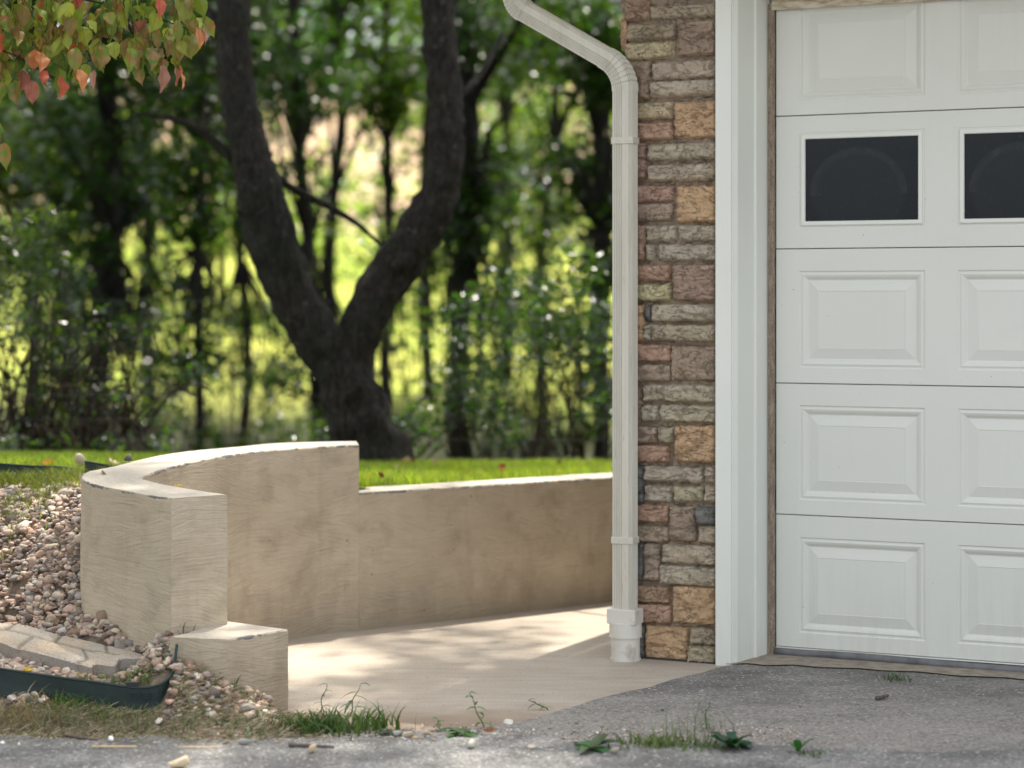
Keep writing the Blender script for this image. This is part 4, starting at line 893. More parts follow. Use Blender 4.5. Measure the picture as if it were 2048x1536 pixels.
# ------------------------------------------------------------------ grass
def blades(name, X, Y, Z, h, wd, cols, mat, lean=.5, segs=2, **k):
    n = len(X); ang = rng.uniform(0, 2 * np.pi, n); dx, dy = np.cos(ang), np.sin(ang); la = rng.uniform(0, 2 * np.pi, n); ln = h * lean * rng.uniform(.2, 1.3, n)
    lx, ly = np.cos(la) * ln, np.sin(la) * ln; L = []
    for t in ([0, .5, 1] if segs == 2 else [0, .35, .7, 1]):
        ww = wd * (1 - t ** 1.6) * .5; cx = X + lx * t ** 2; cy = Y + ly * t ** 2; cz = Z + h * (t - .28 * lean * t * t)
        if t < 1: L.append(np.stack([cx - dx * ww, cy - dy * ww, cz], 1)); L.append(np.stack([cx + dx * ww, cy + dy * ww, cz], 1))
        else: L.append(np.stack([cx, cy, cz], 1))
    m = len(L); V = np.stack(L, 1).reshape(-1, 3); b = np.arange(n)[:, None] * m
    F3 = []
    for s in range((m - 1) // 2 - 1): a = 2 * s; F3 += [b + np.array([[a, a + 1, a + 3]]), b + np.array([[a, a + 3, a + 2]])]
    a = m - 3; F3.append(b + np.array([[a, a + 1, a + 2]])); Fc = np.concatenate(F3)
    return np_mesh(name, V, Fc, mat, col=np.repeat(cols, m, 0), **k)
n = 150000; X = rng.uniform(-3.1, 1.9, n); Y = 8.0 + 3.9 * rng.uniform(0, 1, n) ** 1.15
vis = np.abs(X) < .27 * Y + .3
dens = .5 + .5 * np.sin(X * 3.1 + np.sin(Y * 2.3) * 2)
ok = (~inpad(X, Y)) & vis & ~((X < -1.15) & (Y < 8.48 + .1 * np.sin(X * 9))); X, Y = X[ok], Y[ok]
# keep grass off the walls
wl_pts = np.array([((a + b) / 2)[:2] for a, b in zip(inner, outer)]); dmin = np.min(np.hypot(X[:, None] - wl_pts[None, ::3, 0], Y[:, None] - wl_pts[None, ::3, 1]), 1)
tt = (X - low_a.x) * wn_.x + (Y - low_a.y) * wn_.y; al = (X - low_a.x) * wdir.x + (Y - low_a.y) * wdir.y
ok = (dmin > .125) & ~((al > -.1) & (tt < LOWT + .01)); X, Y = X[ok], Y[ok]; Z = ground_z(X, Y, True)
h = rng.uniform(.022, .07, len(X)) * (1 + .2 * np.sin(X * 5) * np.sin(Y * 4)); cols = green(len(X), (.19, .30, .045), .5, .6)
dry = rng.uniform(0, 1, len(X)) < .09; cols[dry] = np.array([.38, .30, .14])
blades('lawn_grass', X, Y, Z, h, rng.uniform(.003, .0055, len(X)), cols, M_GRASS, .6, kind='stuff', label='mown green lawn grass behind the retaining wall', cat='grass')
# rougher grass at the top of the pebble bank
n = 9000; X = rng.uniform(-2.3, -1.2, n); Y = np.minimum(rng.normal(7.98, .2, n), 8.16); ok = (~inpad(X, Y)) & (np.min(np.hypot(X[:, None] - wl_pts[None, ::4, 0], Y[:, None] - wl_pts[None, ::4, 1]), 1) > .12); X, Y = X[ok], Y[ok]
pt = np.array([noise.noise(Vector((x * 5, y * 5, 0))) for x, y in zip(X, Y)]) > -.1; X, Y = X[pt], Y[pt]
blades('bank_grass', X, Y, ground_z(X, Y, True), rng.uniform(.03, .09, len(X)), rng.uniform(.003, .006, len(X)), green(len(X), (.11, .15, .045), .35, .5), M_GRASS, .8, kind='stuff', label='ragged grass along the top of the pebble bank', cat='grass')

# ------------------------------------------------------------------ river pebbles on the bank
ico = bmesh.new(); bmesh.ops.create_icosphere(ico, subdivisions=2, radius=1); IV = np.array([v.co[:] for v in ico.verts]); IF = np.array([[v.index for v in f.verts] for f in ico.faces]); ico.free()
PCOL = np.array([(.60, .46, .39), (.66, .58, .50), (.42, .31, .24), (.50, .38, .31), (.30, .25, .22), (.72, .66, .60), (.38, .36, .34), (.52, .36, .27), (.22, .18, .16), (.58, .52, .40)])
def pebbles(pos, size, flat=.62):
    n = len(pos); V = np.repeat(IV[None], n, 0)
    ab = np.stack([rng.uniform(.8, 1.5, n), rng.uniform(.55, 1, n), rng.uniform(.40, .8, n) * flat / .62], 1)
    ph = rng.uniform(0, 6.28, (n, 3, 3)); fr = rng.normal(0, 1.6, (n, 3, 3))
    bump = sum(.10 * np.sin(np.einsum('nij,kj->nki', fr, IV)[:, :, i] + ph[:, None, i, 0]) for i in range(3)); V = V * (1 + bump[..., None])
    # a few flattened facets
    for _ in range(6):
        d = rand_dirs(n); dd = np.einsum('nkj,nj->nk', V, d); lim = rng.uniform(.42, .75, n)[:, None]; V = V - d[:, None, :] * np.maximum(dd - lim, 0)[..., None] * .85
    V = V * ab[:, None, :] * size[:, None, None] * .5; a = rng.uniform(0, 6.28, n); tl = rng.normal(0, .5 if flat > .3 else .01, n)
    c, s = np.cos(a)[:, None], np.sin(a)[:, None]; ct, st = np.cos(tl)[:, None], np.sin(tl)[:, None]
    x, y, z = V[..., 0], V[..., 1], V[..., 2]; y, z = y * ct - z * st, y * st + z * ct; x, y = x * c - y * s, x * s + y * c
    V = np.stack([x, y, z], -1) + pos[:, None, :]; return V.reshape(-1, 3), (IF[None] + (np.arange(n) * len(IV))[:, None, None]).reshape(-1, 3)
def bank_mask(x, y):
    a = (~inpad(x, y)) & (y < 8.15 + .08 * np.sin(x * 11)) & (y > np.where(x > -1.02, 6.30, np.where(x < -1.5, 6.66, 6.50)))
    # not inside the wall or the block
    d = np.min(np.hypot(x[:, None] - wl_pts[None, ::3, 0], y[:, None] - wl_pts[None, ::3, 1]), 1) > .095
    ly = np.interp(x, EL[:, 0], EL[:, 1]); st = (x < -1.0) & (np.abs(y - ly) < .028); gr = (x > -1.42) & (x < -1.03) & (y > ly) & (y < ly + .15) & (np.sin(x * 901 + y * 1237) < .8)
    pf = (x < -1.12) & (y > np.interp(x, [-1.7, -1.35, -1.1], [6.86, 6.70, 6.66])) & (y < np.interp(x, [-1.7, -1.35, -1.1], [7.08, 6.93, 6.73]))
    return a & d & ~st & ~gr & ~pf
pos = []
n = 14500; X = rng.uniform(-2.15, -.66, n); Y = 6.28 + 1.92 * rng.uniform(0, 1, n); ok = bank_mask(X, Y) & (X > -.27 * Y - .12); X, Y = X[ok], Y[ok]
def inb(x, y):
    c = np.zeros(x.shape, bool); q = [b1, b2, b3, b4]; cx, cy = sum(p.x for p in q) / 4, sum(p.y for p in q) / 4; q = [(cx + (p.x - cx) * 1.06, cy + (p.y - cy) * 1.06) for p in q]
    for i in range(4):
        (ax, ay), (bx, by) = q[i], q[i - 1]; k = (ay > y) != (by > y); c ^= k & (x < (bx - ax) * (y - ay) / (by - ay + 1e-12) + ax)
    return c
X2 = rng.uniform(-1.6, -.9, 7000); Y2 = rng.uniform(6.45, 7.4, 7000); ok2 = bank_mask(X2, Y2) & (X2 > -.27 * Y2 - .12); X = np.concatenate([X, X2[ok2]]); Y = np.concatenate([Y, Y2[ok2]])
ok = ~inb(X, Y); X, Y = X[ok], Y[ok]; keep = np.ones(len(X), bool)
front = (Y < 6.5) & (X > -1.0) & (rng.uniform(0, 1, len(X)) < .45); keep &= ~front; X, Y = X[keep], Y[keep]
sz = rng.uniform(.013, .036, len(X)) * np.where(rng.uniform(0, 1, len(X)) < .13, 1.5, 1); Z = ground_z(X, Y, True) + rng.uniform(-.003, .022, len(X))
V, Fp = pebbles(np.stack([X, Y, Z], 1), sz); cidx = rng.integers(0, len(PCOL), len(X)); cc = np.repeat(PCOL[cidx] * np.array([[1.03, .97, .92]]) * rng.uniform(.48, 1.02, (len(X), 1)), len(IV), 0)
np_mesh('river_pebbles', V, Fp, M_PEBBLE, smooth=False, col=cc, kind='stuff', label='pinkish brown river pebbles covering the sloping bank', cat='gravel')
# crumbs of grit along the road edge
n = 2600; U = rng.uniform(-200, 1600, n); Vv = rng.normal(1478, 13, n); D = [G(u, v) for u, v in zip(U, Vv)]; X = np.array([d.x for d in D]); Y = np.array([d.y for d in D])
Z = np.maximum(np.where(inpad(X, Y) | (X > -.6), .008, ground_z(X, Y, True) + .003), .008); V, Fp = pebbles(np.stack([X, Y, Z], 1), np.abs(rng.normal(.0035, .0035, n)) + .002); cc = np.repeat(PCOL[rng.integers(0, len(PCOL), n)] * rng.uniform(.6, 1.2, (n, 1)), len(IV), 0)
np_mesh('road_grit', V, Fp, M_PEBBLE, smooth=True, col=cc, kind='stuff', label='fine grit and crumbs scattered along the road edge', cat='grit')

# ------------------------------------------------------------------ concrete edging stone and green plastic edging
top_b = [P(-60, 1245, 7.12), P(40, 1247, 7.1), P(105, 1264, 7.0), P(158, 1276, 6.92), P(220, 1290, 6.83), P(283, 1308, 6.74)]
top_f = [P(-60, 1268, 6.86), P(0, 1281, 6.82), P(29, 1292, 6.78), P(60, 1299, 6.76), P(110, 1312, 6.72), P(160, 1325, 6.66), P(182, 1331, 6.63), P(192, 1325, 6.65), P(228, 1328, 6.62), P(244, 1315, 6.66), P(283, 1314, 6.66)]
tb = catmull(top_b, 120); tf = catmull(top_f, 120); pv = MB(); EB = top_f[2].copy(); EB.z = .1
pe = empty('edging_stone', EB, label='curved tan paver edging stone with scalloped front below the pebbles', cat='edging stone')
rows = 22; vs = []; fs = []; GV = []
for i in range(120):
    a, b = tb[i], tf[i]
    ring = [Vector((a.x, a.y, a.z - .07))]; gl = []
    for j in range(rows + 1):
        p = a.lerp(b, j / rows); s, t_ = i / 119, j / rows
        g = 0
        # joints of the paver pattern stamped in the top
        for (s0, t0, s1, t1) in ((.0, .38, 1, .42), (.2, 0, .17, .4), (.50, 0, .47, .4), (.78, 0, .8, .42), (.33, .4, .28, 1), (.64, .4, .68, .75), (.68, .75, .62, 1)):
            dxs, dts = (s1 - s0) * 3, (t1 - t0); L2 = dxs * dxs + dts * dts; q = ((s - s0) * 3 * dxs + (t_ - t0) * dts) / L2; q = min(1, max(0, q)); dd = math.hypot((s - s0) * 3 - dxs * q, (t_ - t0) - dts * q); g = max(g, max(0, 1 - dd / .055))
        gl.append(g); ring.append(Vector((p.x, p.y, p.z - .005 * g + .0015 * noise.noise(p * 60) - (.006 if j in (0, rows) else 0))))
    ring.append(Vector((b.x, b.y - .004, b.z - .03))); ring.append(Vector((b.x, b.y - .003, b.z - .075)))
    for r in ring: vs.append(r - EB)
    GV += [0] + gl + [0, 0]
m = rows + 4
for i in range(119):
    for j in range(m - 1): fs.append((i * m + j, i * m + j + 1, (i + 1) * m + j + 1, (i + 1) * m + j))
fs.append(tuple(range(119 * m, 120 * m))); fs.append(tuple(range(m))[::-1]); pv.add(vs, fs); pv = pv.build('paver', M_PAVER, pe); at = pv.data.attributes.new('dirt', 'FLOAT', 'POINT'); at.data.foreach_set('value', np.array(GV, np.float32))
def edging(label, L, th=.003):
    """L: (u, top row, depth, height)"""
    tops = catmull([P(u, v, Y) for u, v, Y, h_ in L], 70); hs2 = np.interp(np.linspace(0, 1, 70), np.linspace(0, 1, len(L)), [l[3] for l in L])
    B = tops[35].copy(); B.z -= hs2[35]; o = empty('lawn_edging', B, label=label, cat='lawn edging', group='green plastic lawn edging'); m_ = MB(); vs = []; fs = []
    for i, (p, h_) in enumerate(zip(tops, hs2)):
        d = tops[min(i + 1, 69)] - tops[max(i - 1, 0)]; d.z = 0; d.normalize(); nn = Vector((d.y, -d.x, 0)); q = p - B
        wv = .003 * noise.noise(p * 8)
        for (o_, z) in ((th + .002, 0), (th + .003, -.004), (th, -.007), (th - .001 + wv, -h_ * .5), (th + .002, -h_), (-th, -h_), (-th + wv, -h_ * .5), (-th, 0)): vs.append(q + nn * o_ + Vector((0, 0, z)))
    for i in range(69):
        for k in range(8): fs.append((i * 8 + k, i * 8 + (k + 1) % 8, (i + 1) * 8 + (k + 1) % 8, (i + 1) * 8 + k))
    fs += [tuple(range(8)), tuple(range(552, 560))[::-1]]; m_.add(vs, fs); m_.build('strip', M_EDGE, o); return o, B
eo, EBB = edging('dusty green plastic edging strip curling up beside the step block', [(-90, 1322, 6.66, .09), (0, 1335, 6.6, .09), (110, 1351, 6.53, .088), (200, 1363, 6.47, .085), (255, 1371, 6.44, .085), (290, 1373, 6.43, .085), (318, 1367, 6.435, .095), (334, 1356, 6.455, .10), (343, 1342, 6.475, .10), (349, 1318, 6.495, .10), (353, 1288, 6.51, .11)])
tbx = MB(); q = P(279, 1391, 6.425) - EBB
for (dx_, dz_, w_, h_) in ((-.018, .008, .012, .001), (.018, .008, .012, .001), (-.031, 0, .001, .009), (0, 0, .001, .009), (.03, 0, .001, .009), (-.018, -.008, .012, .001), (.018, -.008, .012, .001)):
    tbx.box(q.x + dx_ - w_, q.x + dx_ + w_, q.y - .004, q.y + .001, q.z + dz_ - h_, q.z + dz_ + h_)
tbx.build('embossed_clip', M_EDGE, eo); tbx = MB(); q = P(265, 1367, 6.435) - EBB; tbx.box(q.x - .018, q.x + .018, q.y - .004, q.y + .008, q.z - .006, q.z + .004); tbx.build('connector_tab', M_BLACK, eo)
edging('green plastic edging strip along the lawn behind the pebbles', [(-120, 918, 8.45, .07), (0, 926, 8.42, .07), (60, 930, 8.40, .065), (120, 932, 8.36, .06), (165, 938, 8.3, .06)])
edging('tilted piece of green plastic edging against the back of the wall', [(170, 921, 7.9, .07), (205, 927, 7.9, .07), (245, 935, 7.95, .065)])

# ------------------------------------------------------------------ small plants, leaves, sticks, stones
def grass_clump(label, u, v, n, hgt, spread, wd=.006, base=(.055, .11, .032), z=0.0, name='weed', cat='weed', group='weeds along the road edge', lean=.8, broad=False, yellow=.3):
    z = max(z, .011); p = G(u, v, z); o = empty(name, p, label=label, cat=cat, group=group)
    X = rng.normal(0, spread / 2, n); Y = rng.normal(0, spread / 3, n); hgt *= 1.45; wd *= 1.25; h = hgt * rng.uniform(.35, 1.1, n); cols = green(n, base, .35, yellow)
    Zb = np.zeros(n) - .004
    if p.x < -.66:
        z0 = gz(p.x, p.y, True); p = Vector((p.x, p.y, z0)); o.location = p; Zb = ground_z(X + p.x, Y + p.y, True) - z0 - .004
    b = blades('blades', X, Y, Zb, h, np.full(n, wd) * rng.uniform(.6, 1.4, n), cols, M_WEED, lean, 3); b.parent = o; return o
def broad_leaf(mb, base, dirv, L, W, col, arch=.3, lobes=0):
    """a leaf blade that leaves base along dirv, arching over"""
    d = Vector(dirv).normalized(); s = d.cross(Vector((0, 0, 1)));
    if s.length < .1: s = Vector((1, 0, 0))
    s.normalize(); up = s.cross(d); n = 9; vs = []; fs = []
    for i in range(n):
        t = i / (n - 1); c = Vector(base) + d * L * t + Vector((0, 0, -arch * L * t * t)); w_ = W * .5 * (math.sin(math.pi * t ** .75) ** .8 if 0 < t < 1 else .04)
        if lobes: w_ *= .6 + .4 * abs(math.sin(t * math.pi * lobes))
        vs += [c - s * w_ + up * w_ * .35, c, c + s * w_ + up * w_ * .35]
    for i in range(n - 1): a = i * 3; fs += [(a, a + 1, a + 4, a + 3), (a + 1, a + 2, a + 5, a + 4)]
    mb.add(vs, fs, col)
def rosette(label, u, v, n, L, W, z=.0, base=(.06, .15, .045), lobes=0, elev=(.15, .8), arch=.35):
    z = max(z, .011); p = G(u, v, z); o = empty('weed', p, label=label, cat='weed', group='weeds along the road edge'); m_ = MB()
    for k in range(n):
        a = 2 * math.pi * k / n + random.uniform(-.3, .3); e = random.uniform(*elev); l = L * 1.35 * random.uniform(.6, 1.15)
        c = [x * random.uniform(.5, 1.0) for x in base]; broad_leaf(m_, (0, 0, .002), (math.cos(a), math.sin(a) * .8, e), l, W * 1.2 * random.uniform(.8, 1.2), c, arch, lobes)
    m_.build('leaves', M_WEED, o, True); return o
def stem_weed(label, u, v, hgt, lean, n, L, W, z=0.0, base=(.05, .13, .045), seedhead=False):
    p = G(u, v, z); o = empty('weed', p, label=label, cat='weed', group='weeds along the road edge'); st = MB(); lf = MB()
    pts = [Vector((lean * (t ** 1.4) + .004 * math.sin(t * 9), 0, hgt * t)) for t in np.linspace(0, 1, 9)]; st.tube(pts, np.linspace(.0022, .0009, 9), 6); st.build('stem', M_WEED, o, True).data.color_attributes.new('col', 'FLOAT_COLOR', 'POINT')
    for a in o.children[0].data.color_attributes['col'].data: a.color = (.10, .14, .05, 1)
    for k in range(n):
        q = pts[2 + int(6 * k / max(1, n - 1))] if n > 1 else pts[-1]; a = k * 2.4 + random.uniform(-.4, .4)
        broad_leaf(lf, q, (math.cos(a), math.sin(a) * .7, random.uniform(-.1, .6)), L * random.uniform(.6, 1.1), W, [x * random.uniform(.75, 1.3) for x in base], .5)
    lf.build('leaves', M_WEED, o, True); return o
# crabgrass between the block and the road
grass_clump('tall crabgrass tuft in front of the step block corner', 600, 1460, 120, .055, .13, .006, z=.01)
grass_clump('bushy crabgrass at the slab edge right of the block', 680, 1460, 150, .065, .14, .0065)
grass_clump('crabgrass tuft spilling over the slab edge', 742, 1452, 60, .06, .07, .007, base=(.06, .14, .03))
grass_clump('low dark green grass mat left of the block foot', 470, 1468, 130, .035, .2, .006, base=(.05, .12, .04), z=.01)
grass_clump('fine grass patch inside the green edging', 235, 1380, 620, .038, .24, .004, z=.09, base=(.10, .17, .04), yellow=.5)
grass_clump('longer grass blades behind the green edging', 165, 1374, 200, .05, .13, .005, z=.10, base=(.08, .16, .04))
grass_clump('dry tawny grass tuft at the left edge of the road', 30, 1452, 260, .07, .14, .0035, z=.01, base=(.24, .19, .12), yellow=.15)
grass_clump('thin green and tan grass below the edging strip', 150, 1458, 220, .055, .22, .0035, z=.012, base=(.12, .13, .07), yellow=.15)
grass_clump('sparse greyish grass below the edging curl', 300, 1462, 160, .05, .18, .0035, z=.012, base=(.12, .14, .08), yellow=.15)
grass_clump('short grass at the foot of the step block', 470, 1398, 60, .045, .08, .005, z=.07, base=(.10, .15, .05))
grass_clump('wispy seeding grass on the driveway edge', 1385, 1482, 46, .12, .10, .002, base=(.12, .16, .08), lean=.9)
grass_clump('yellow green ground weed on the driveway edge', 1310, 1488, 220, .03, .12, .005, base=(.12, .17, .06))
grass_clump('small tuft of grass in front of the garage door', 1788, 1358, 22, .04, .05, .005, base=(.06, .12, .05), lean=1.3)
grass_clump('short mossy weeds right of the leafy driveway weed', 1420, 1494, 120, .02, .1, .005, base=(.10, .15, .06))
grass_clump('faint weed sprig at the lower right driveway', 1620, 1512, 26, .022, .05, .005, base=(.07, .13, .05))
rosette('broad leaved weed sprawling on the driveway edge', 1462, 1497, 15, .075, .035, base=(.045, .12, .055), lobes=2, elev=(.2, 1.0))
rosette('flat dock leaves beside the yellow green ground weed', 1185, 1500, 7, .07, .03, base=(.06, .15, .05))
rosette('two leaved seedling on the driveway', 1597, 1505, 4, .055, .018, elev=(.6, 1.4))
rosette('dandelion-leaved weed left of the clustered pebbles', 780, 1466, 8, .05, .016, lobes=4, elev=(.05, .3), base=(.05, .13, .04))
rosette('low round leaved weed behind the lone round pebble', 925, 1470, 9, .055, .022, elev=(.1, .5))
rosette('bluish clover-like weed in the pebbles at the block foot', 395, 1440, 12, .04, .02, z=.03, base=(.06, .14, .06))
rosette('jagged leaf fan lying on the debris left of the crabgrass', 440, 1458, 12, .075, .03, z=.012, base=(.06, .14, .06), lobes=4, elev=(.05, .35))
stem_weed('tall stemmed weed with drooping leaves on the slab edge', 968, 1467, .118, -.045, 9, .035, .016)
stem_weed('little sprout with round leaves left of the stemmed weed', 880, 1466, .04, -.01, 5, .025, .018)
stem_weed('thin branching weed lying over the slab edge', 1095, 1420, .03, -.06, 9, .03, .008, base=(.10, .16, .07))
stem_weed('feathery upright weed on the driveway edge', 1410, 1462, .09, .012, 12, .028, .006, base=(.07, .14, .05))
stem_weed('pale green grass shoot against the block shaded side', 408, 1372, .075, .012, 4, .05, .006, z=.09, base=(.12, .2, .05))
stem_weed('long grass shoot rising before the block front', 505, 1400, .14, .035, 5, .06, .007, z=.02, base=(.10, .17, .05))
stem_weed('leaning crabgrass stem right of the block', 560, 1410, .10, -.05, 5, .05, .010, z=.01, base=(.09, .18, .04))
stem_weed('arching dark weed stem in the bushy crabgrass', 640, 1428, .09, .02, 5, .045, .009, base=(.06, .11, .05))
stem_weed('leafy stem at the right end of the crabgrass', 700, 1432, .095, .03, 6, .055, .013, base=(.07, .14, .05))
stem_weed('thin weed stalk before the green edging', 138, 1412, .075, .008, 4, .03, .005, z=.03, base=(.10, .17, .06))
stem_weed('upright green spike right of the flat dock leaves', 1195, 1492, .05, .01, 3, .045, .014)
# dead thatch
n = 11000; U = np.concatenate([rng.uniform(-60, 640, 6500), rng.uniform(300, 590, 4500)]); Vv = np.concatenate([rng.normal(1452, 18, 6500), rng.uniform(1375, 1465, 4500)]); V = []; Fc = []; cs = []
tm = MB()
for k in range(n):
    p = G(U[k], Vv[k], .012)
    for _ in range(4): p = G(U[k], Vv[k], min(.2, max(gz(p.x, p.y, True) if p.x < -.62 else 0, .0) + .006))
    if inb(np.array([p.x]), np.array([p.y]))[0] or p.y > 6.56 or (p.x > -.72 and p.y > 6.62): continue
    zz = max(gz(p.x, p.y, True) if p.x < -.62 else 0, .0) + random.uniform(.0, .016); a = random.gauss(0, .8); L = random.uniform(.008, .045); d = Vector((math.cos(a), math.sin(a), random.gauss(.1, .3))); c = Vector((p.x, p.y, zz)); s = Vector((0, .4, 1)) * random.uniform(.0006, .0016)
    w2 = c + d * L * .5 + Vector((0, 0, random.uniform(-.002, .004))); e = c + d * L; j = len(tm.v); tm.v += [tuple(c - s), tuple(c + s), tuple(w2 + s), tuple(w2 - s), tuple(e)]; tm.f += [(j, j + 1, j + 2, j + 3), (j + 3, j + 2, j + 4)]
    q = random.choice(((.42, .34, .22), (.30, .23, .15), (.50, .43, .30), (.18, .13, .09), (.24, .25, .12))); tm.c += [q] * 5
tm.build('dry_thatch', M_DRY, kind='stuff', label='dead straw and grass litter along the road edge', cat='litter')
# fallen leaves
def leaf_mesh(L, W, curl, seed, lobes=0):
    m_ = MB(); n = 11; rnd = random.Random(seed); vs = []; fs = []
    for i in range(n):
        t = i / (n - 1); w_ = W * .5 * (math.sin(math.pi * t ** .8) ** .85 if 0 < t < 1 else .03)
        if lobes: w_ *= .55 + .45 * abs(math.sin(t * math.pi * lobes))
        for k in (-1, -.5, 0, .5, 1): vs.append((L * (t - .5), w_ * k, curl * L * ((t - .5) ** 2 * 1.6 + (abs(k) * w_ / W) ** 1.5 * 1.5) + .003 * rnd.uniform(-1, 1)))
    for i in range(n - 1):
        for k in range(4): a = i * 5 + k; fs.append((a, a + 1, a + 6, a + 5))
    return vs, fs
def fallen(label, loc, L, W, col, rz, tilt=(0, 0), curl=.5, lobes=0, seed=1, group='fallen leaves on the lawn'):
    if 'lawn' in group: L *= .7; W *= .62; col = [c * .8 for c in col]
    m_ = MB(); vs, fs = leaf_mesh(L, W, curl, seed, lobes); m_.add(vs, fs, col); m_.tube([(-L * .5, 0, curl * L * .4), (-L * .75, .002, curl * L * .5)], .0008, 4, col=[c * .7 for c in col])
    o = m_.build('fallen_leaf', M_FALLEN, smooth=True, label=label, cat='leaf', group=group); o.location = loc; o.rotation_euler = (tilt[0], tilt[1], rz); return o
def lawnpt(u, v):
    Y = 9.5
    for _ in range(30):
        X = (u - 1024) / F * Y; z = gz(X, Y, True) + .035; Y = F * (EYE - z) / (v - HR)
    return Vector(((u - 1024) / F * Y, Y, gz((u - 1024) / F * Y, Y, True) + .04))
for k, (u, v, L, c, lab) in enumerate([(1004, 944, .085, (.42, .16, .06), 'curled rust leaf alone on the sunny grass'), (810, 928, .09, (.55, .45, .22), 'pale yellow leaf on the lawn near the tall wall end'), (828, 928, .06, (.25, .08, .04), 'dark red leaf touching the pale yellow one'), (785, 925, .06, (.08, .05, .03), 'blackish leaf left of the pale yellow leaf'),
    (872, 932, .07, (.50, .38, .20), 'tan leaf lying right of the dark red one'), (795, 939, .05, (.55, .48, .38), 'small whitish leaf before the pale yellow one'), (762, 958, .06, (.20, .08, .04), 'brown leaf on the grass close to the step in the wall'), (1118, 930, .06, (.22, .08, .04), 'dark brown leaf on the lawn near the downspout'), (98, 932, .07, (.55, .40, .08), 'yellow leaf on the lawn left of the wall'), (326, 904, .06, (.55, .42, .08), 'yellow leaf on the grass behind the curved wall top')]):
    fallen(lab, lawnpt(u, v), L, L * .55, c, random.uniform(0, 6), (random.uniform(-.6, .6), random.uniform(-.5, .5)), .8, 0, k)
p = G(358, 975, .66); fallen('small yellow leaf lying on top of the curved wall', Vector((p.x, p.y, .665)), .03, .014, (.55, .42, .05), .2, curl=.3, group='leaves on the wall')
def on_bank(u, v, lift=.02):
    Y = 6.9
    for _ in range(30): X = (u - 1024) / F * Y; Y = F * (EYE - gz(X, Y, True) - lift) / (v - HR)
    return Vector(((u - 1024) / F * Y, Y, gz((u - 1024) / F * Y, Y, True) + lift))
fallen('lobed tan oak leaf on the pebbles', on_bank(200, 1242, .03), .07, .045, (.62, .45, .27), -.5, (.45, 0), .3, 3, 5, 'dead leaves on the pebble bank'); fallen('crumpled beige leaf right of the oak leaf', on_bank(228, 1238, .03), .055, .05, (.60, .48, .34), .8, (.5, .2), .5, 2, 6, 'dead leaves on the pebble bank')
fallen('yellow scrap of leaf high on the pebble bank', on_bank(57, 1048, .03), .035, .02, (.6, .45, .06), .8, (.4, 0), .3, 0, 8, 'dead leaves on the pebble bank')
fallen('brown curled leaf below the green edging', G(105, 1418, .04), .05, .03, (.20, .10, .06), .1, (.5, 0), .9, 0, 9, 'dead leaves by the road'); fallen('grey crumpled leaf before the step block', G(492, 1440, .03), .05, .04, (.40, .37, .30), 1.0, (.7, 0), .9, 0, 10, 'dead leaves by the road')
fallen('flat brown leaf near the flat whitish stone', G(980, 1462, .015), .04, .02, (.25, .13, .07), .1, (.2, 0), .4, 0, 12, 'dead leaves by the road')
# loose stones, chips and sticks
def stone(label, u, v, size, col, z=.008, group='loose stones by the road', seed=0, flat=.62, name='pebble', stretch=1.0):
    p = G(u, v, z); V, Fp = pebbles(np.zeros((1, 3)), np.array([size]), flat); V = V * np.array([[stretch, 1, 1]]); V[:, 2] -= V[:, 2].min()
    o = np_mesh(name, V, Fp, M_PEBBLE, smooth=True, col=np.repeat(np.array([col]), len(V), 0), label=label, cat='stone', group=group); o.location = p; return o
stone('squat tan stone lying against the dark stick', 625, 1505, .036, (.62, .48, .30), .012, flat=.8)
stone('pale stone cut by the bottom edge of the picture', 362, 1538, .05, (.66, .54, .36), .012, flat=.75)
stone('brown pebble on top of the pebble cluster', 817, 1463, .036, (.42, .36, .28), .018)
stone('buff pebble under the brown one', 815, 1474, .036, (.55, .47, .36), .006); stone('amber chip at the right of the cluster', 832, 1479, .022, (.60, .42, .20), .006)
stone('flat grey pebble at the left of the cluster', 795, 1473, .028, (.33, .33, .30), .006); stone('dark pebble at the right end of the cluster', 866, 1483, .026, (.30, .25, .20), .008)
stone('beige pebble behind the amber chip', 855, 1472, .024, (.45, .38, .28), .006)
stone('round pale pebble alone on the road edge', 943, 1496, .036, (.60, .56, .48), .012); stone('small oval pebble right of the round pale one', 1063, 1496, .026, (.50, .44, .36), .012, stretch=1.3)
stone('dusty pebble under the yellow green weed', 1230, 1507, .026, (.42, .36, .28), .012); stone('grey oval pebble at the debris edge', 493, 1490, .03, (.36, .36, .34), .012, stretch=1.3)
stone('white chip on the road at left', 222, 1483, .018, (.85, .85, .83), .012, flat=.9); stone('white chip near the left edge of the road', 38, 1492, .019, (.82, .82, .80), .012); stone('white chip touching the left picture edge', 4, 1488, .018, (.82, .82, .80), .012)
stone('flat whitish stone lying on the slab edge', 1018, 1446, .085, (.62, .58, .52), .002, flat=.12, stretch=.85); stone('small pebble resting on the curved wall top', 208, 949, .028, (.42, .33, .26), .676, flat=.4, group='stones on the wall')
stone('dark lump on the back edge of the wall top', 257, 922, .036, (.10, .09, .08), .69, group='stones on the wall'); stone('pale upright stone beside the tilted edging', 160, 935, .05, (.60, .50, .36), .60, flat=1.0, group='stones on the lawn')
stone('brown crumb on the bare asphalt', 1600, 1414, .01, (.16, .12, .10), .008); stone('dark crumb on the shaded asphalt', 1325, 1422, .012, (.08, .08, .08), .008)
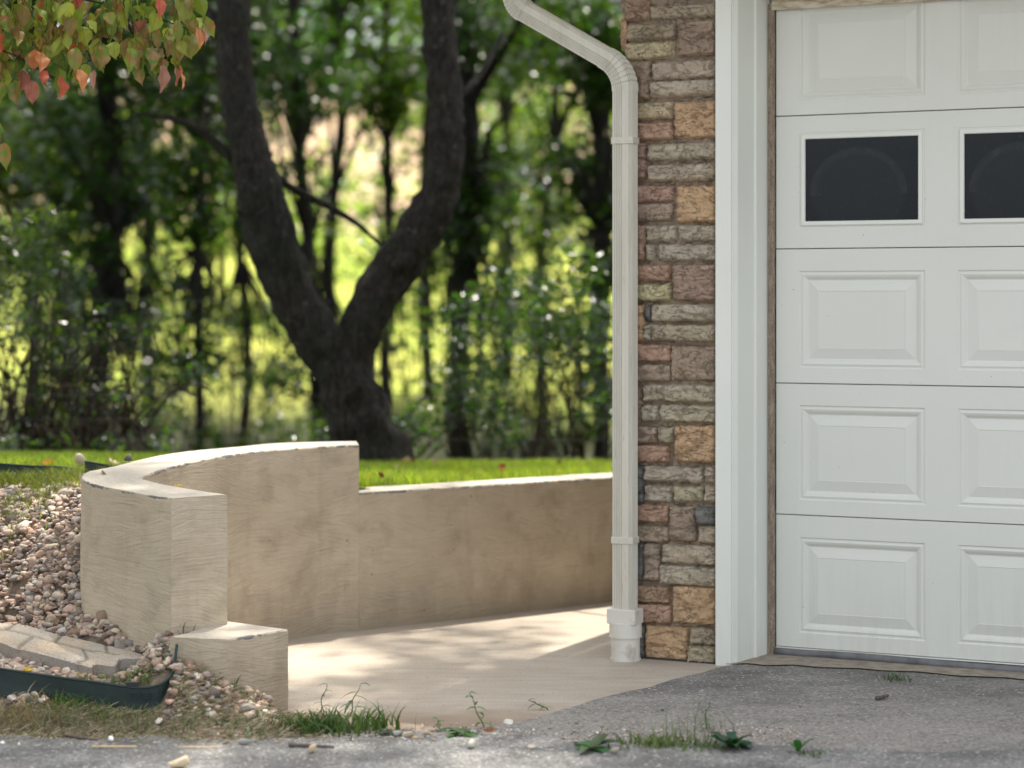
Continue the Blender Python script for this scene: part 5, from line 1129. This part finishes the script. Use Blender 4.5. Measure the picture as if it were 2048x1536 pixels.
def stick(label, pts, r, mat=M_STICK, name='stick', cat='stick'):
    pts = [Vector(p) for p in pts]; B = pts[0].copy(); m_ = MB(); q = catmull([p - B for p in pts], 14); m_.tube(q, [r * (1 - .3 * i / 13) * (1 + .15 * random.uniform(-1, 1)) for i in range(14)], 8, .1)
    o = m_.build(name, mat, smooth=True, label=label, cat=cat, group='sticks by the road'); o.location = B
stick('dark stick lying on the road behind the tan stone', [G(578, 1490, .018), G(610, 1491, .019), G(668, 1494, .018)], .0055); stick('thin grey twig above the dark stick', [G(555, 1472, .012), G(580, 1473, .014), G(604, 1475, .012)], .004)
stick('long bark sliver below the sparse grass', [G(128, 1470, .014), G(160, 1475, .018), G(196, 1480, .012)], .005); stick('short broken cigarette-like twig on the asphalt', [G(1752, 1397, .012), G(1765, 1394, .014), G(1776, 1391, .014)], .0068)
for (u0, u1, v, r, lab) in ((183, 272, 1494.5, .004, 'long pale wood splinter on the road'), (355, 440, 1495, .003, 'thinner broken wood splinter right of the long one')):
    a, b = G(u0, v, .015), G(u1, v + 1, .015); m_ = MB(); L = (b - a).length; m_.add([(0, 0, 0), (L * .98, .001, 0), (L, r, 0), (.004, r * 1.6, 0), (0, 0, r), (L * .97, .001, r * .8), (L, r, r * .9), (.004, r * 1.6, r)], [(0, 1, 5, 4), (1, 2, 6, 5), (2, 3, 7, 6), (3, 0, 4, 7), (4, 5, 6, 7), (3, 2, 1, 0)])
    o = m_.build('wood_splinter', M_WOODCHIP, label=lab, cat='wood splinter', group='wood splinters on the road'); o.location = a

# ------------------------------------------------------------------ dogwood in the top left corner
DB = Vector((-2.45, 6.9, gz(-2.45, 6.9, True))); dg = empty('dogwood_tree', DB, label='dogwood branch with drooping green and red leaves at the top left', cat='tree')
tw = MB()
def dz(u, v, Y): return P(u, v, Y) - DB
tw.tube([(0, 0, -.1), (.02, .02, .8), (.05, 0, 1.6), (.0, .0, 2.3), (.1, 0, 3.2)], [.06, .05, .045, .04, .02], 12, .1)
main = [[(-280, -60, 6.9), (-120, -40, 6.9), (20, -30, 6.9), (150, -5, 6.85), (260, 20, 6.85), (340, 45, 6.85), (400, 68, 6.85)], [(-280, 60, 7.0), (-100, 20, 7.0), (20, 30, 7.0), (110, 70, 7.0), (170, 110, 7.0)], [(-280, 120, 6.8), (-120, 80, 6.8), (0, 100, 6.8), (60, 128, 6.8), (110, 160, 6.8)],
        [(-200, 150, 6.8), (-60, 150, 6.8), (10, 180, 6.8)], [(150, -5, 6.85), (160, 40, 6.9), (178, 75, 6.9), (200, 130, 6.9)], [(250, 18, 6.85), (262, 60, 6.85), (290, 100, 6.85), (312, 130, 6.85)], [(60, 128, 6.8), (62, 135, 6.8), (80, 128, 6.8), (100, 150, 6.8), (120, 158, 6.8)], [(-150, 200, 6.8), (-40, 215, 6.8), (0, 250, 6.8)], [(-280, -160, 7.1), (0, -120, 7.1), (200, -90, 7.1), (330, -30, 7.05)]]
ends = []
for L in main:
    q = catmull([dz(*p) for p in L], 18); tw.tube(q, np.linspace(.006, .0016, 18), 6); ends += [v + DB for v in q[4:]]
tw.build('branches', M_TWIG, dg, True)
stalks = MB(); LV = []; LF = []; LC = []; LU = []; LB = []
def dleaf(p, L, W, az, tilt, roll, col, blot, curl):
    stalks.tube([p - DB, p - DB + Vector((random.uniform(-.008, .008), random.uniform(-.006, .006), .012)), p - DB + Vector((random.uniform(-.02, .02), random.uniform(-.01, .01), .032))], [.0008, .0009, .0011], 5)
    n, k_ = 12, 6; b = sum(len(x) for x in LV); vs = []; uv = []
    Rm = Matrix.Rotation(az, 3, 'Z') @ Matrix.Rotation(tilt, 3, 'Y') @ Matrix.Rotation(roll, 3, 'X')
    for i in range(n + 1):
        t = i / n; w_ = W * .5 * (math.sin(math.pi * min(1, t * 1.02) ** .82) ** .75 if 0 < t < 1 else .0) * (1 if t < .72 else 1 - (t - .72) * 2.3) * (1 + .04 * math.sin(t * 40 + az))
        for j in range(-k_ // 2, k_ // 2 + 1):
            s = j / (k_ / 2); wav = .09 * W * math.sin(t * 13 + s * 2 + az * 5) * abs(s)
            v = Vector((L * t, w_ * s, -curl * L * t * t * .5 + abs(s) * w_ * .45 + wav)); vs.append(p + Rm @ v - DB); uv.append((t * 3.0, s))
    m = k_ + 1; fs = [(b + i * m + j, b + i * m + j + 1, b + (i + 1) * m + j + 1, b + (i + 1) * m + j) for i in range(n) for j in range(k_)]
    LV.append([tuple(v) for v in vs]); LF.extend(fs); LC.extend([col] * len(vs)); LU.extend(uv); LB.extend([blot] * len(vs))
GREENS = [(.14, .21, .025), (.09, .16, .025), (.20, .28, .035), (.19, .22, .035), (.21, .16, .05), (.30, .36, .06)]; REDS = [(.46, .10, .05), (.50, .19, .07), (.36, .13, .10), (.36, .18, .14)]
def in_region(u, v):
    xs = [-60, 0, 36, 90, 140, 175, 215, 265, 300, 345, 385, 415, 430]; ys = [235, 225, 205, 195, 190, 165, 125, 135, 165, 160, 130, 70, 30]; return v < np.interp(u, xs, ys) - 34 and v < 140
cand = 0
while cand < 330:
    u, v = random.uniform(-60, 400), random.uniform(-70, 170)
    if not in_region(u, v): continue
    cand += 1; Y = 6.85 + random.uniform(-.12, .16); red = random.random() < (.02 + .07 * (v > 80)); c = random.choice(REDS if red else GREENS)
    dleaf(P(u, v, Y), random.uniform(.045, .088), random.uniform(.03, .05), random.uniform(-3.14, 3.14), random.uniform(.7, 1.5), random.uniform(-1.1, 1.1), c, .0 if red else random.choice((0, 0, .25, .7)), random.uniform(.1, .5))
for (u, v, L, W, az, c) in [(80, 105, .075, .055, -1.2, 1), (72, 100, .07, .05, -1.9, 1), (88, 140, .055, .035, -1.5, 0), (120, 152, .085, .055, -1.2, 0), (158, 138, .085, .042, -1.0, 1), (188, 140, .075, .024, -1.5, 3), (62, 160, .08, .05, -.6, 2), (28, 160, .10, .055, -1.2, -1), (8, 165, .09, .05, -2.0, -1), (6, 285, .10, .045, -1.1, -1), (-8, 240, .08, .045, -1.4, -1), (5, 65, .08, .045, -1.6, 0), (360, 140, .075, .03, -1.0, 1), (325, 130, .09, .05, -1.3, 3), (280, 120, .10, .055, -1.4, -1), (262, 95, .10, .06, -1.5, -1), (300, 95, .09, .05, -1.2, -1), (355, 40, .08, .035, -1.3, -1), (395, 55, .08, .04, -1.1, 1), (405, 55, .06, .03, -.4, 3), (205, 90, .09, .055, -1.5, -1), (150, 95, .09, .05, -1.4, -1), (318, -8, .08, .04, -1.2, 0)]:
    col = REDS[c] if c >= 0 else random.choice(GREENS[:3]); dleaf(P(u, v, 6.72), L * .95, W * .9, az, random.uniform(.95, 1.5), random.uniform(-.9, .9), col, 0 if c >= 0 else .6, .25)
stalks.build('leaf_stalks', M_TWIG, dg, True, kind='stuff')
DC = [((random.uniform(-3.9, -2.15), random.uniform(5.0, 7.4), random.uniform(1.5, 3.6)), random.uniform(.3, .5), .8) for _ in range(44)]
DC += [((random.uniform(-3.6, -2.3), random.uniform(6.8, 8.4), random.uniform(1.2, 4.2)), random.uniform(.3, .55), 1) for _ in range(26)]
DC = [d for d in DC if d[0][0] / d[0][1] < -.29]
crown('unseen_shade_leaves', DC, 1.0, .08, dg, base=(.12, .15, .05), origin=DB)  # unseen clumps added to keep sky light off the wall's left face
np_mesh('leaves', np.array([v for L in LV for v in L]), np.array(LF), M_DOGW, dg, True, col=np.array(LC), uv=np.array(LU), blot=LB)
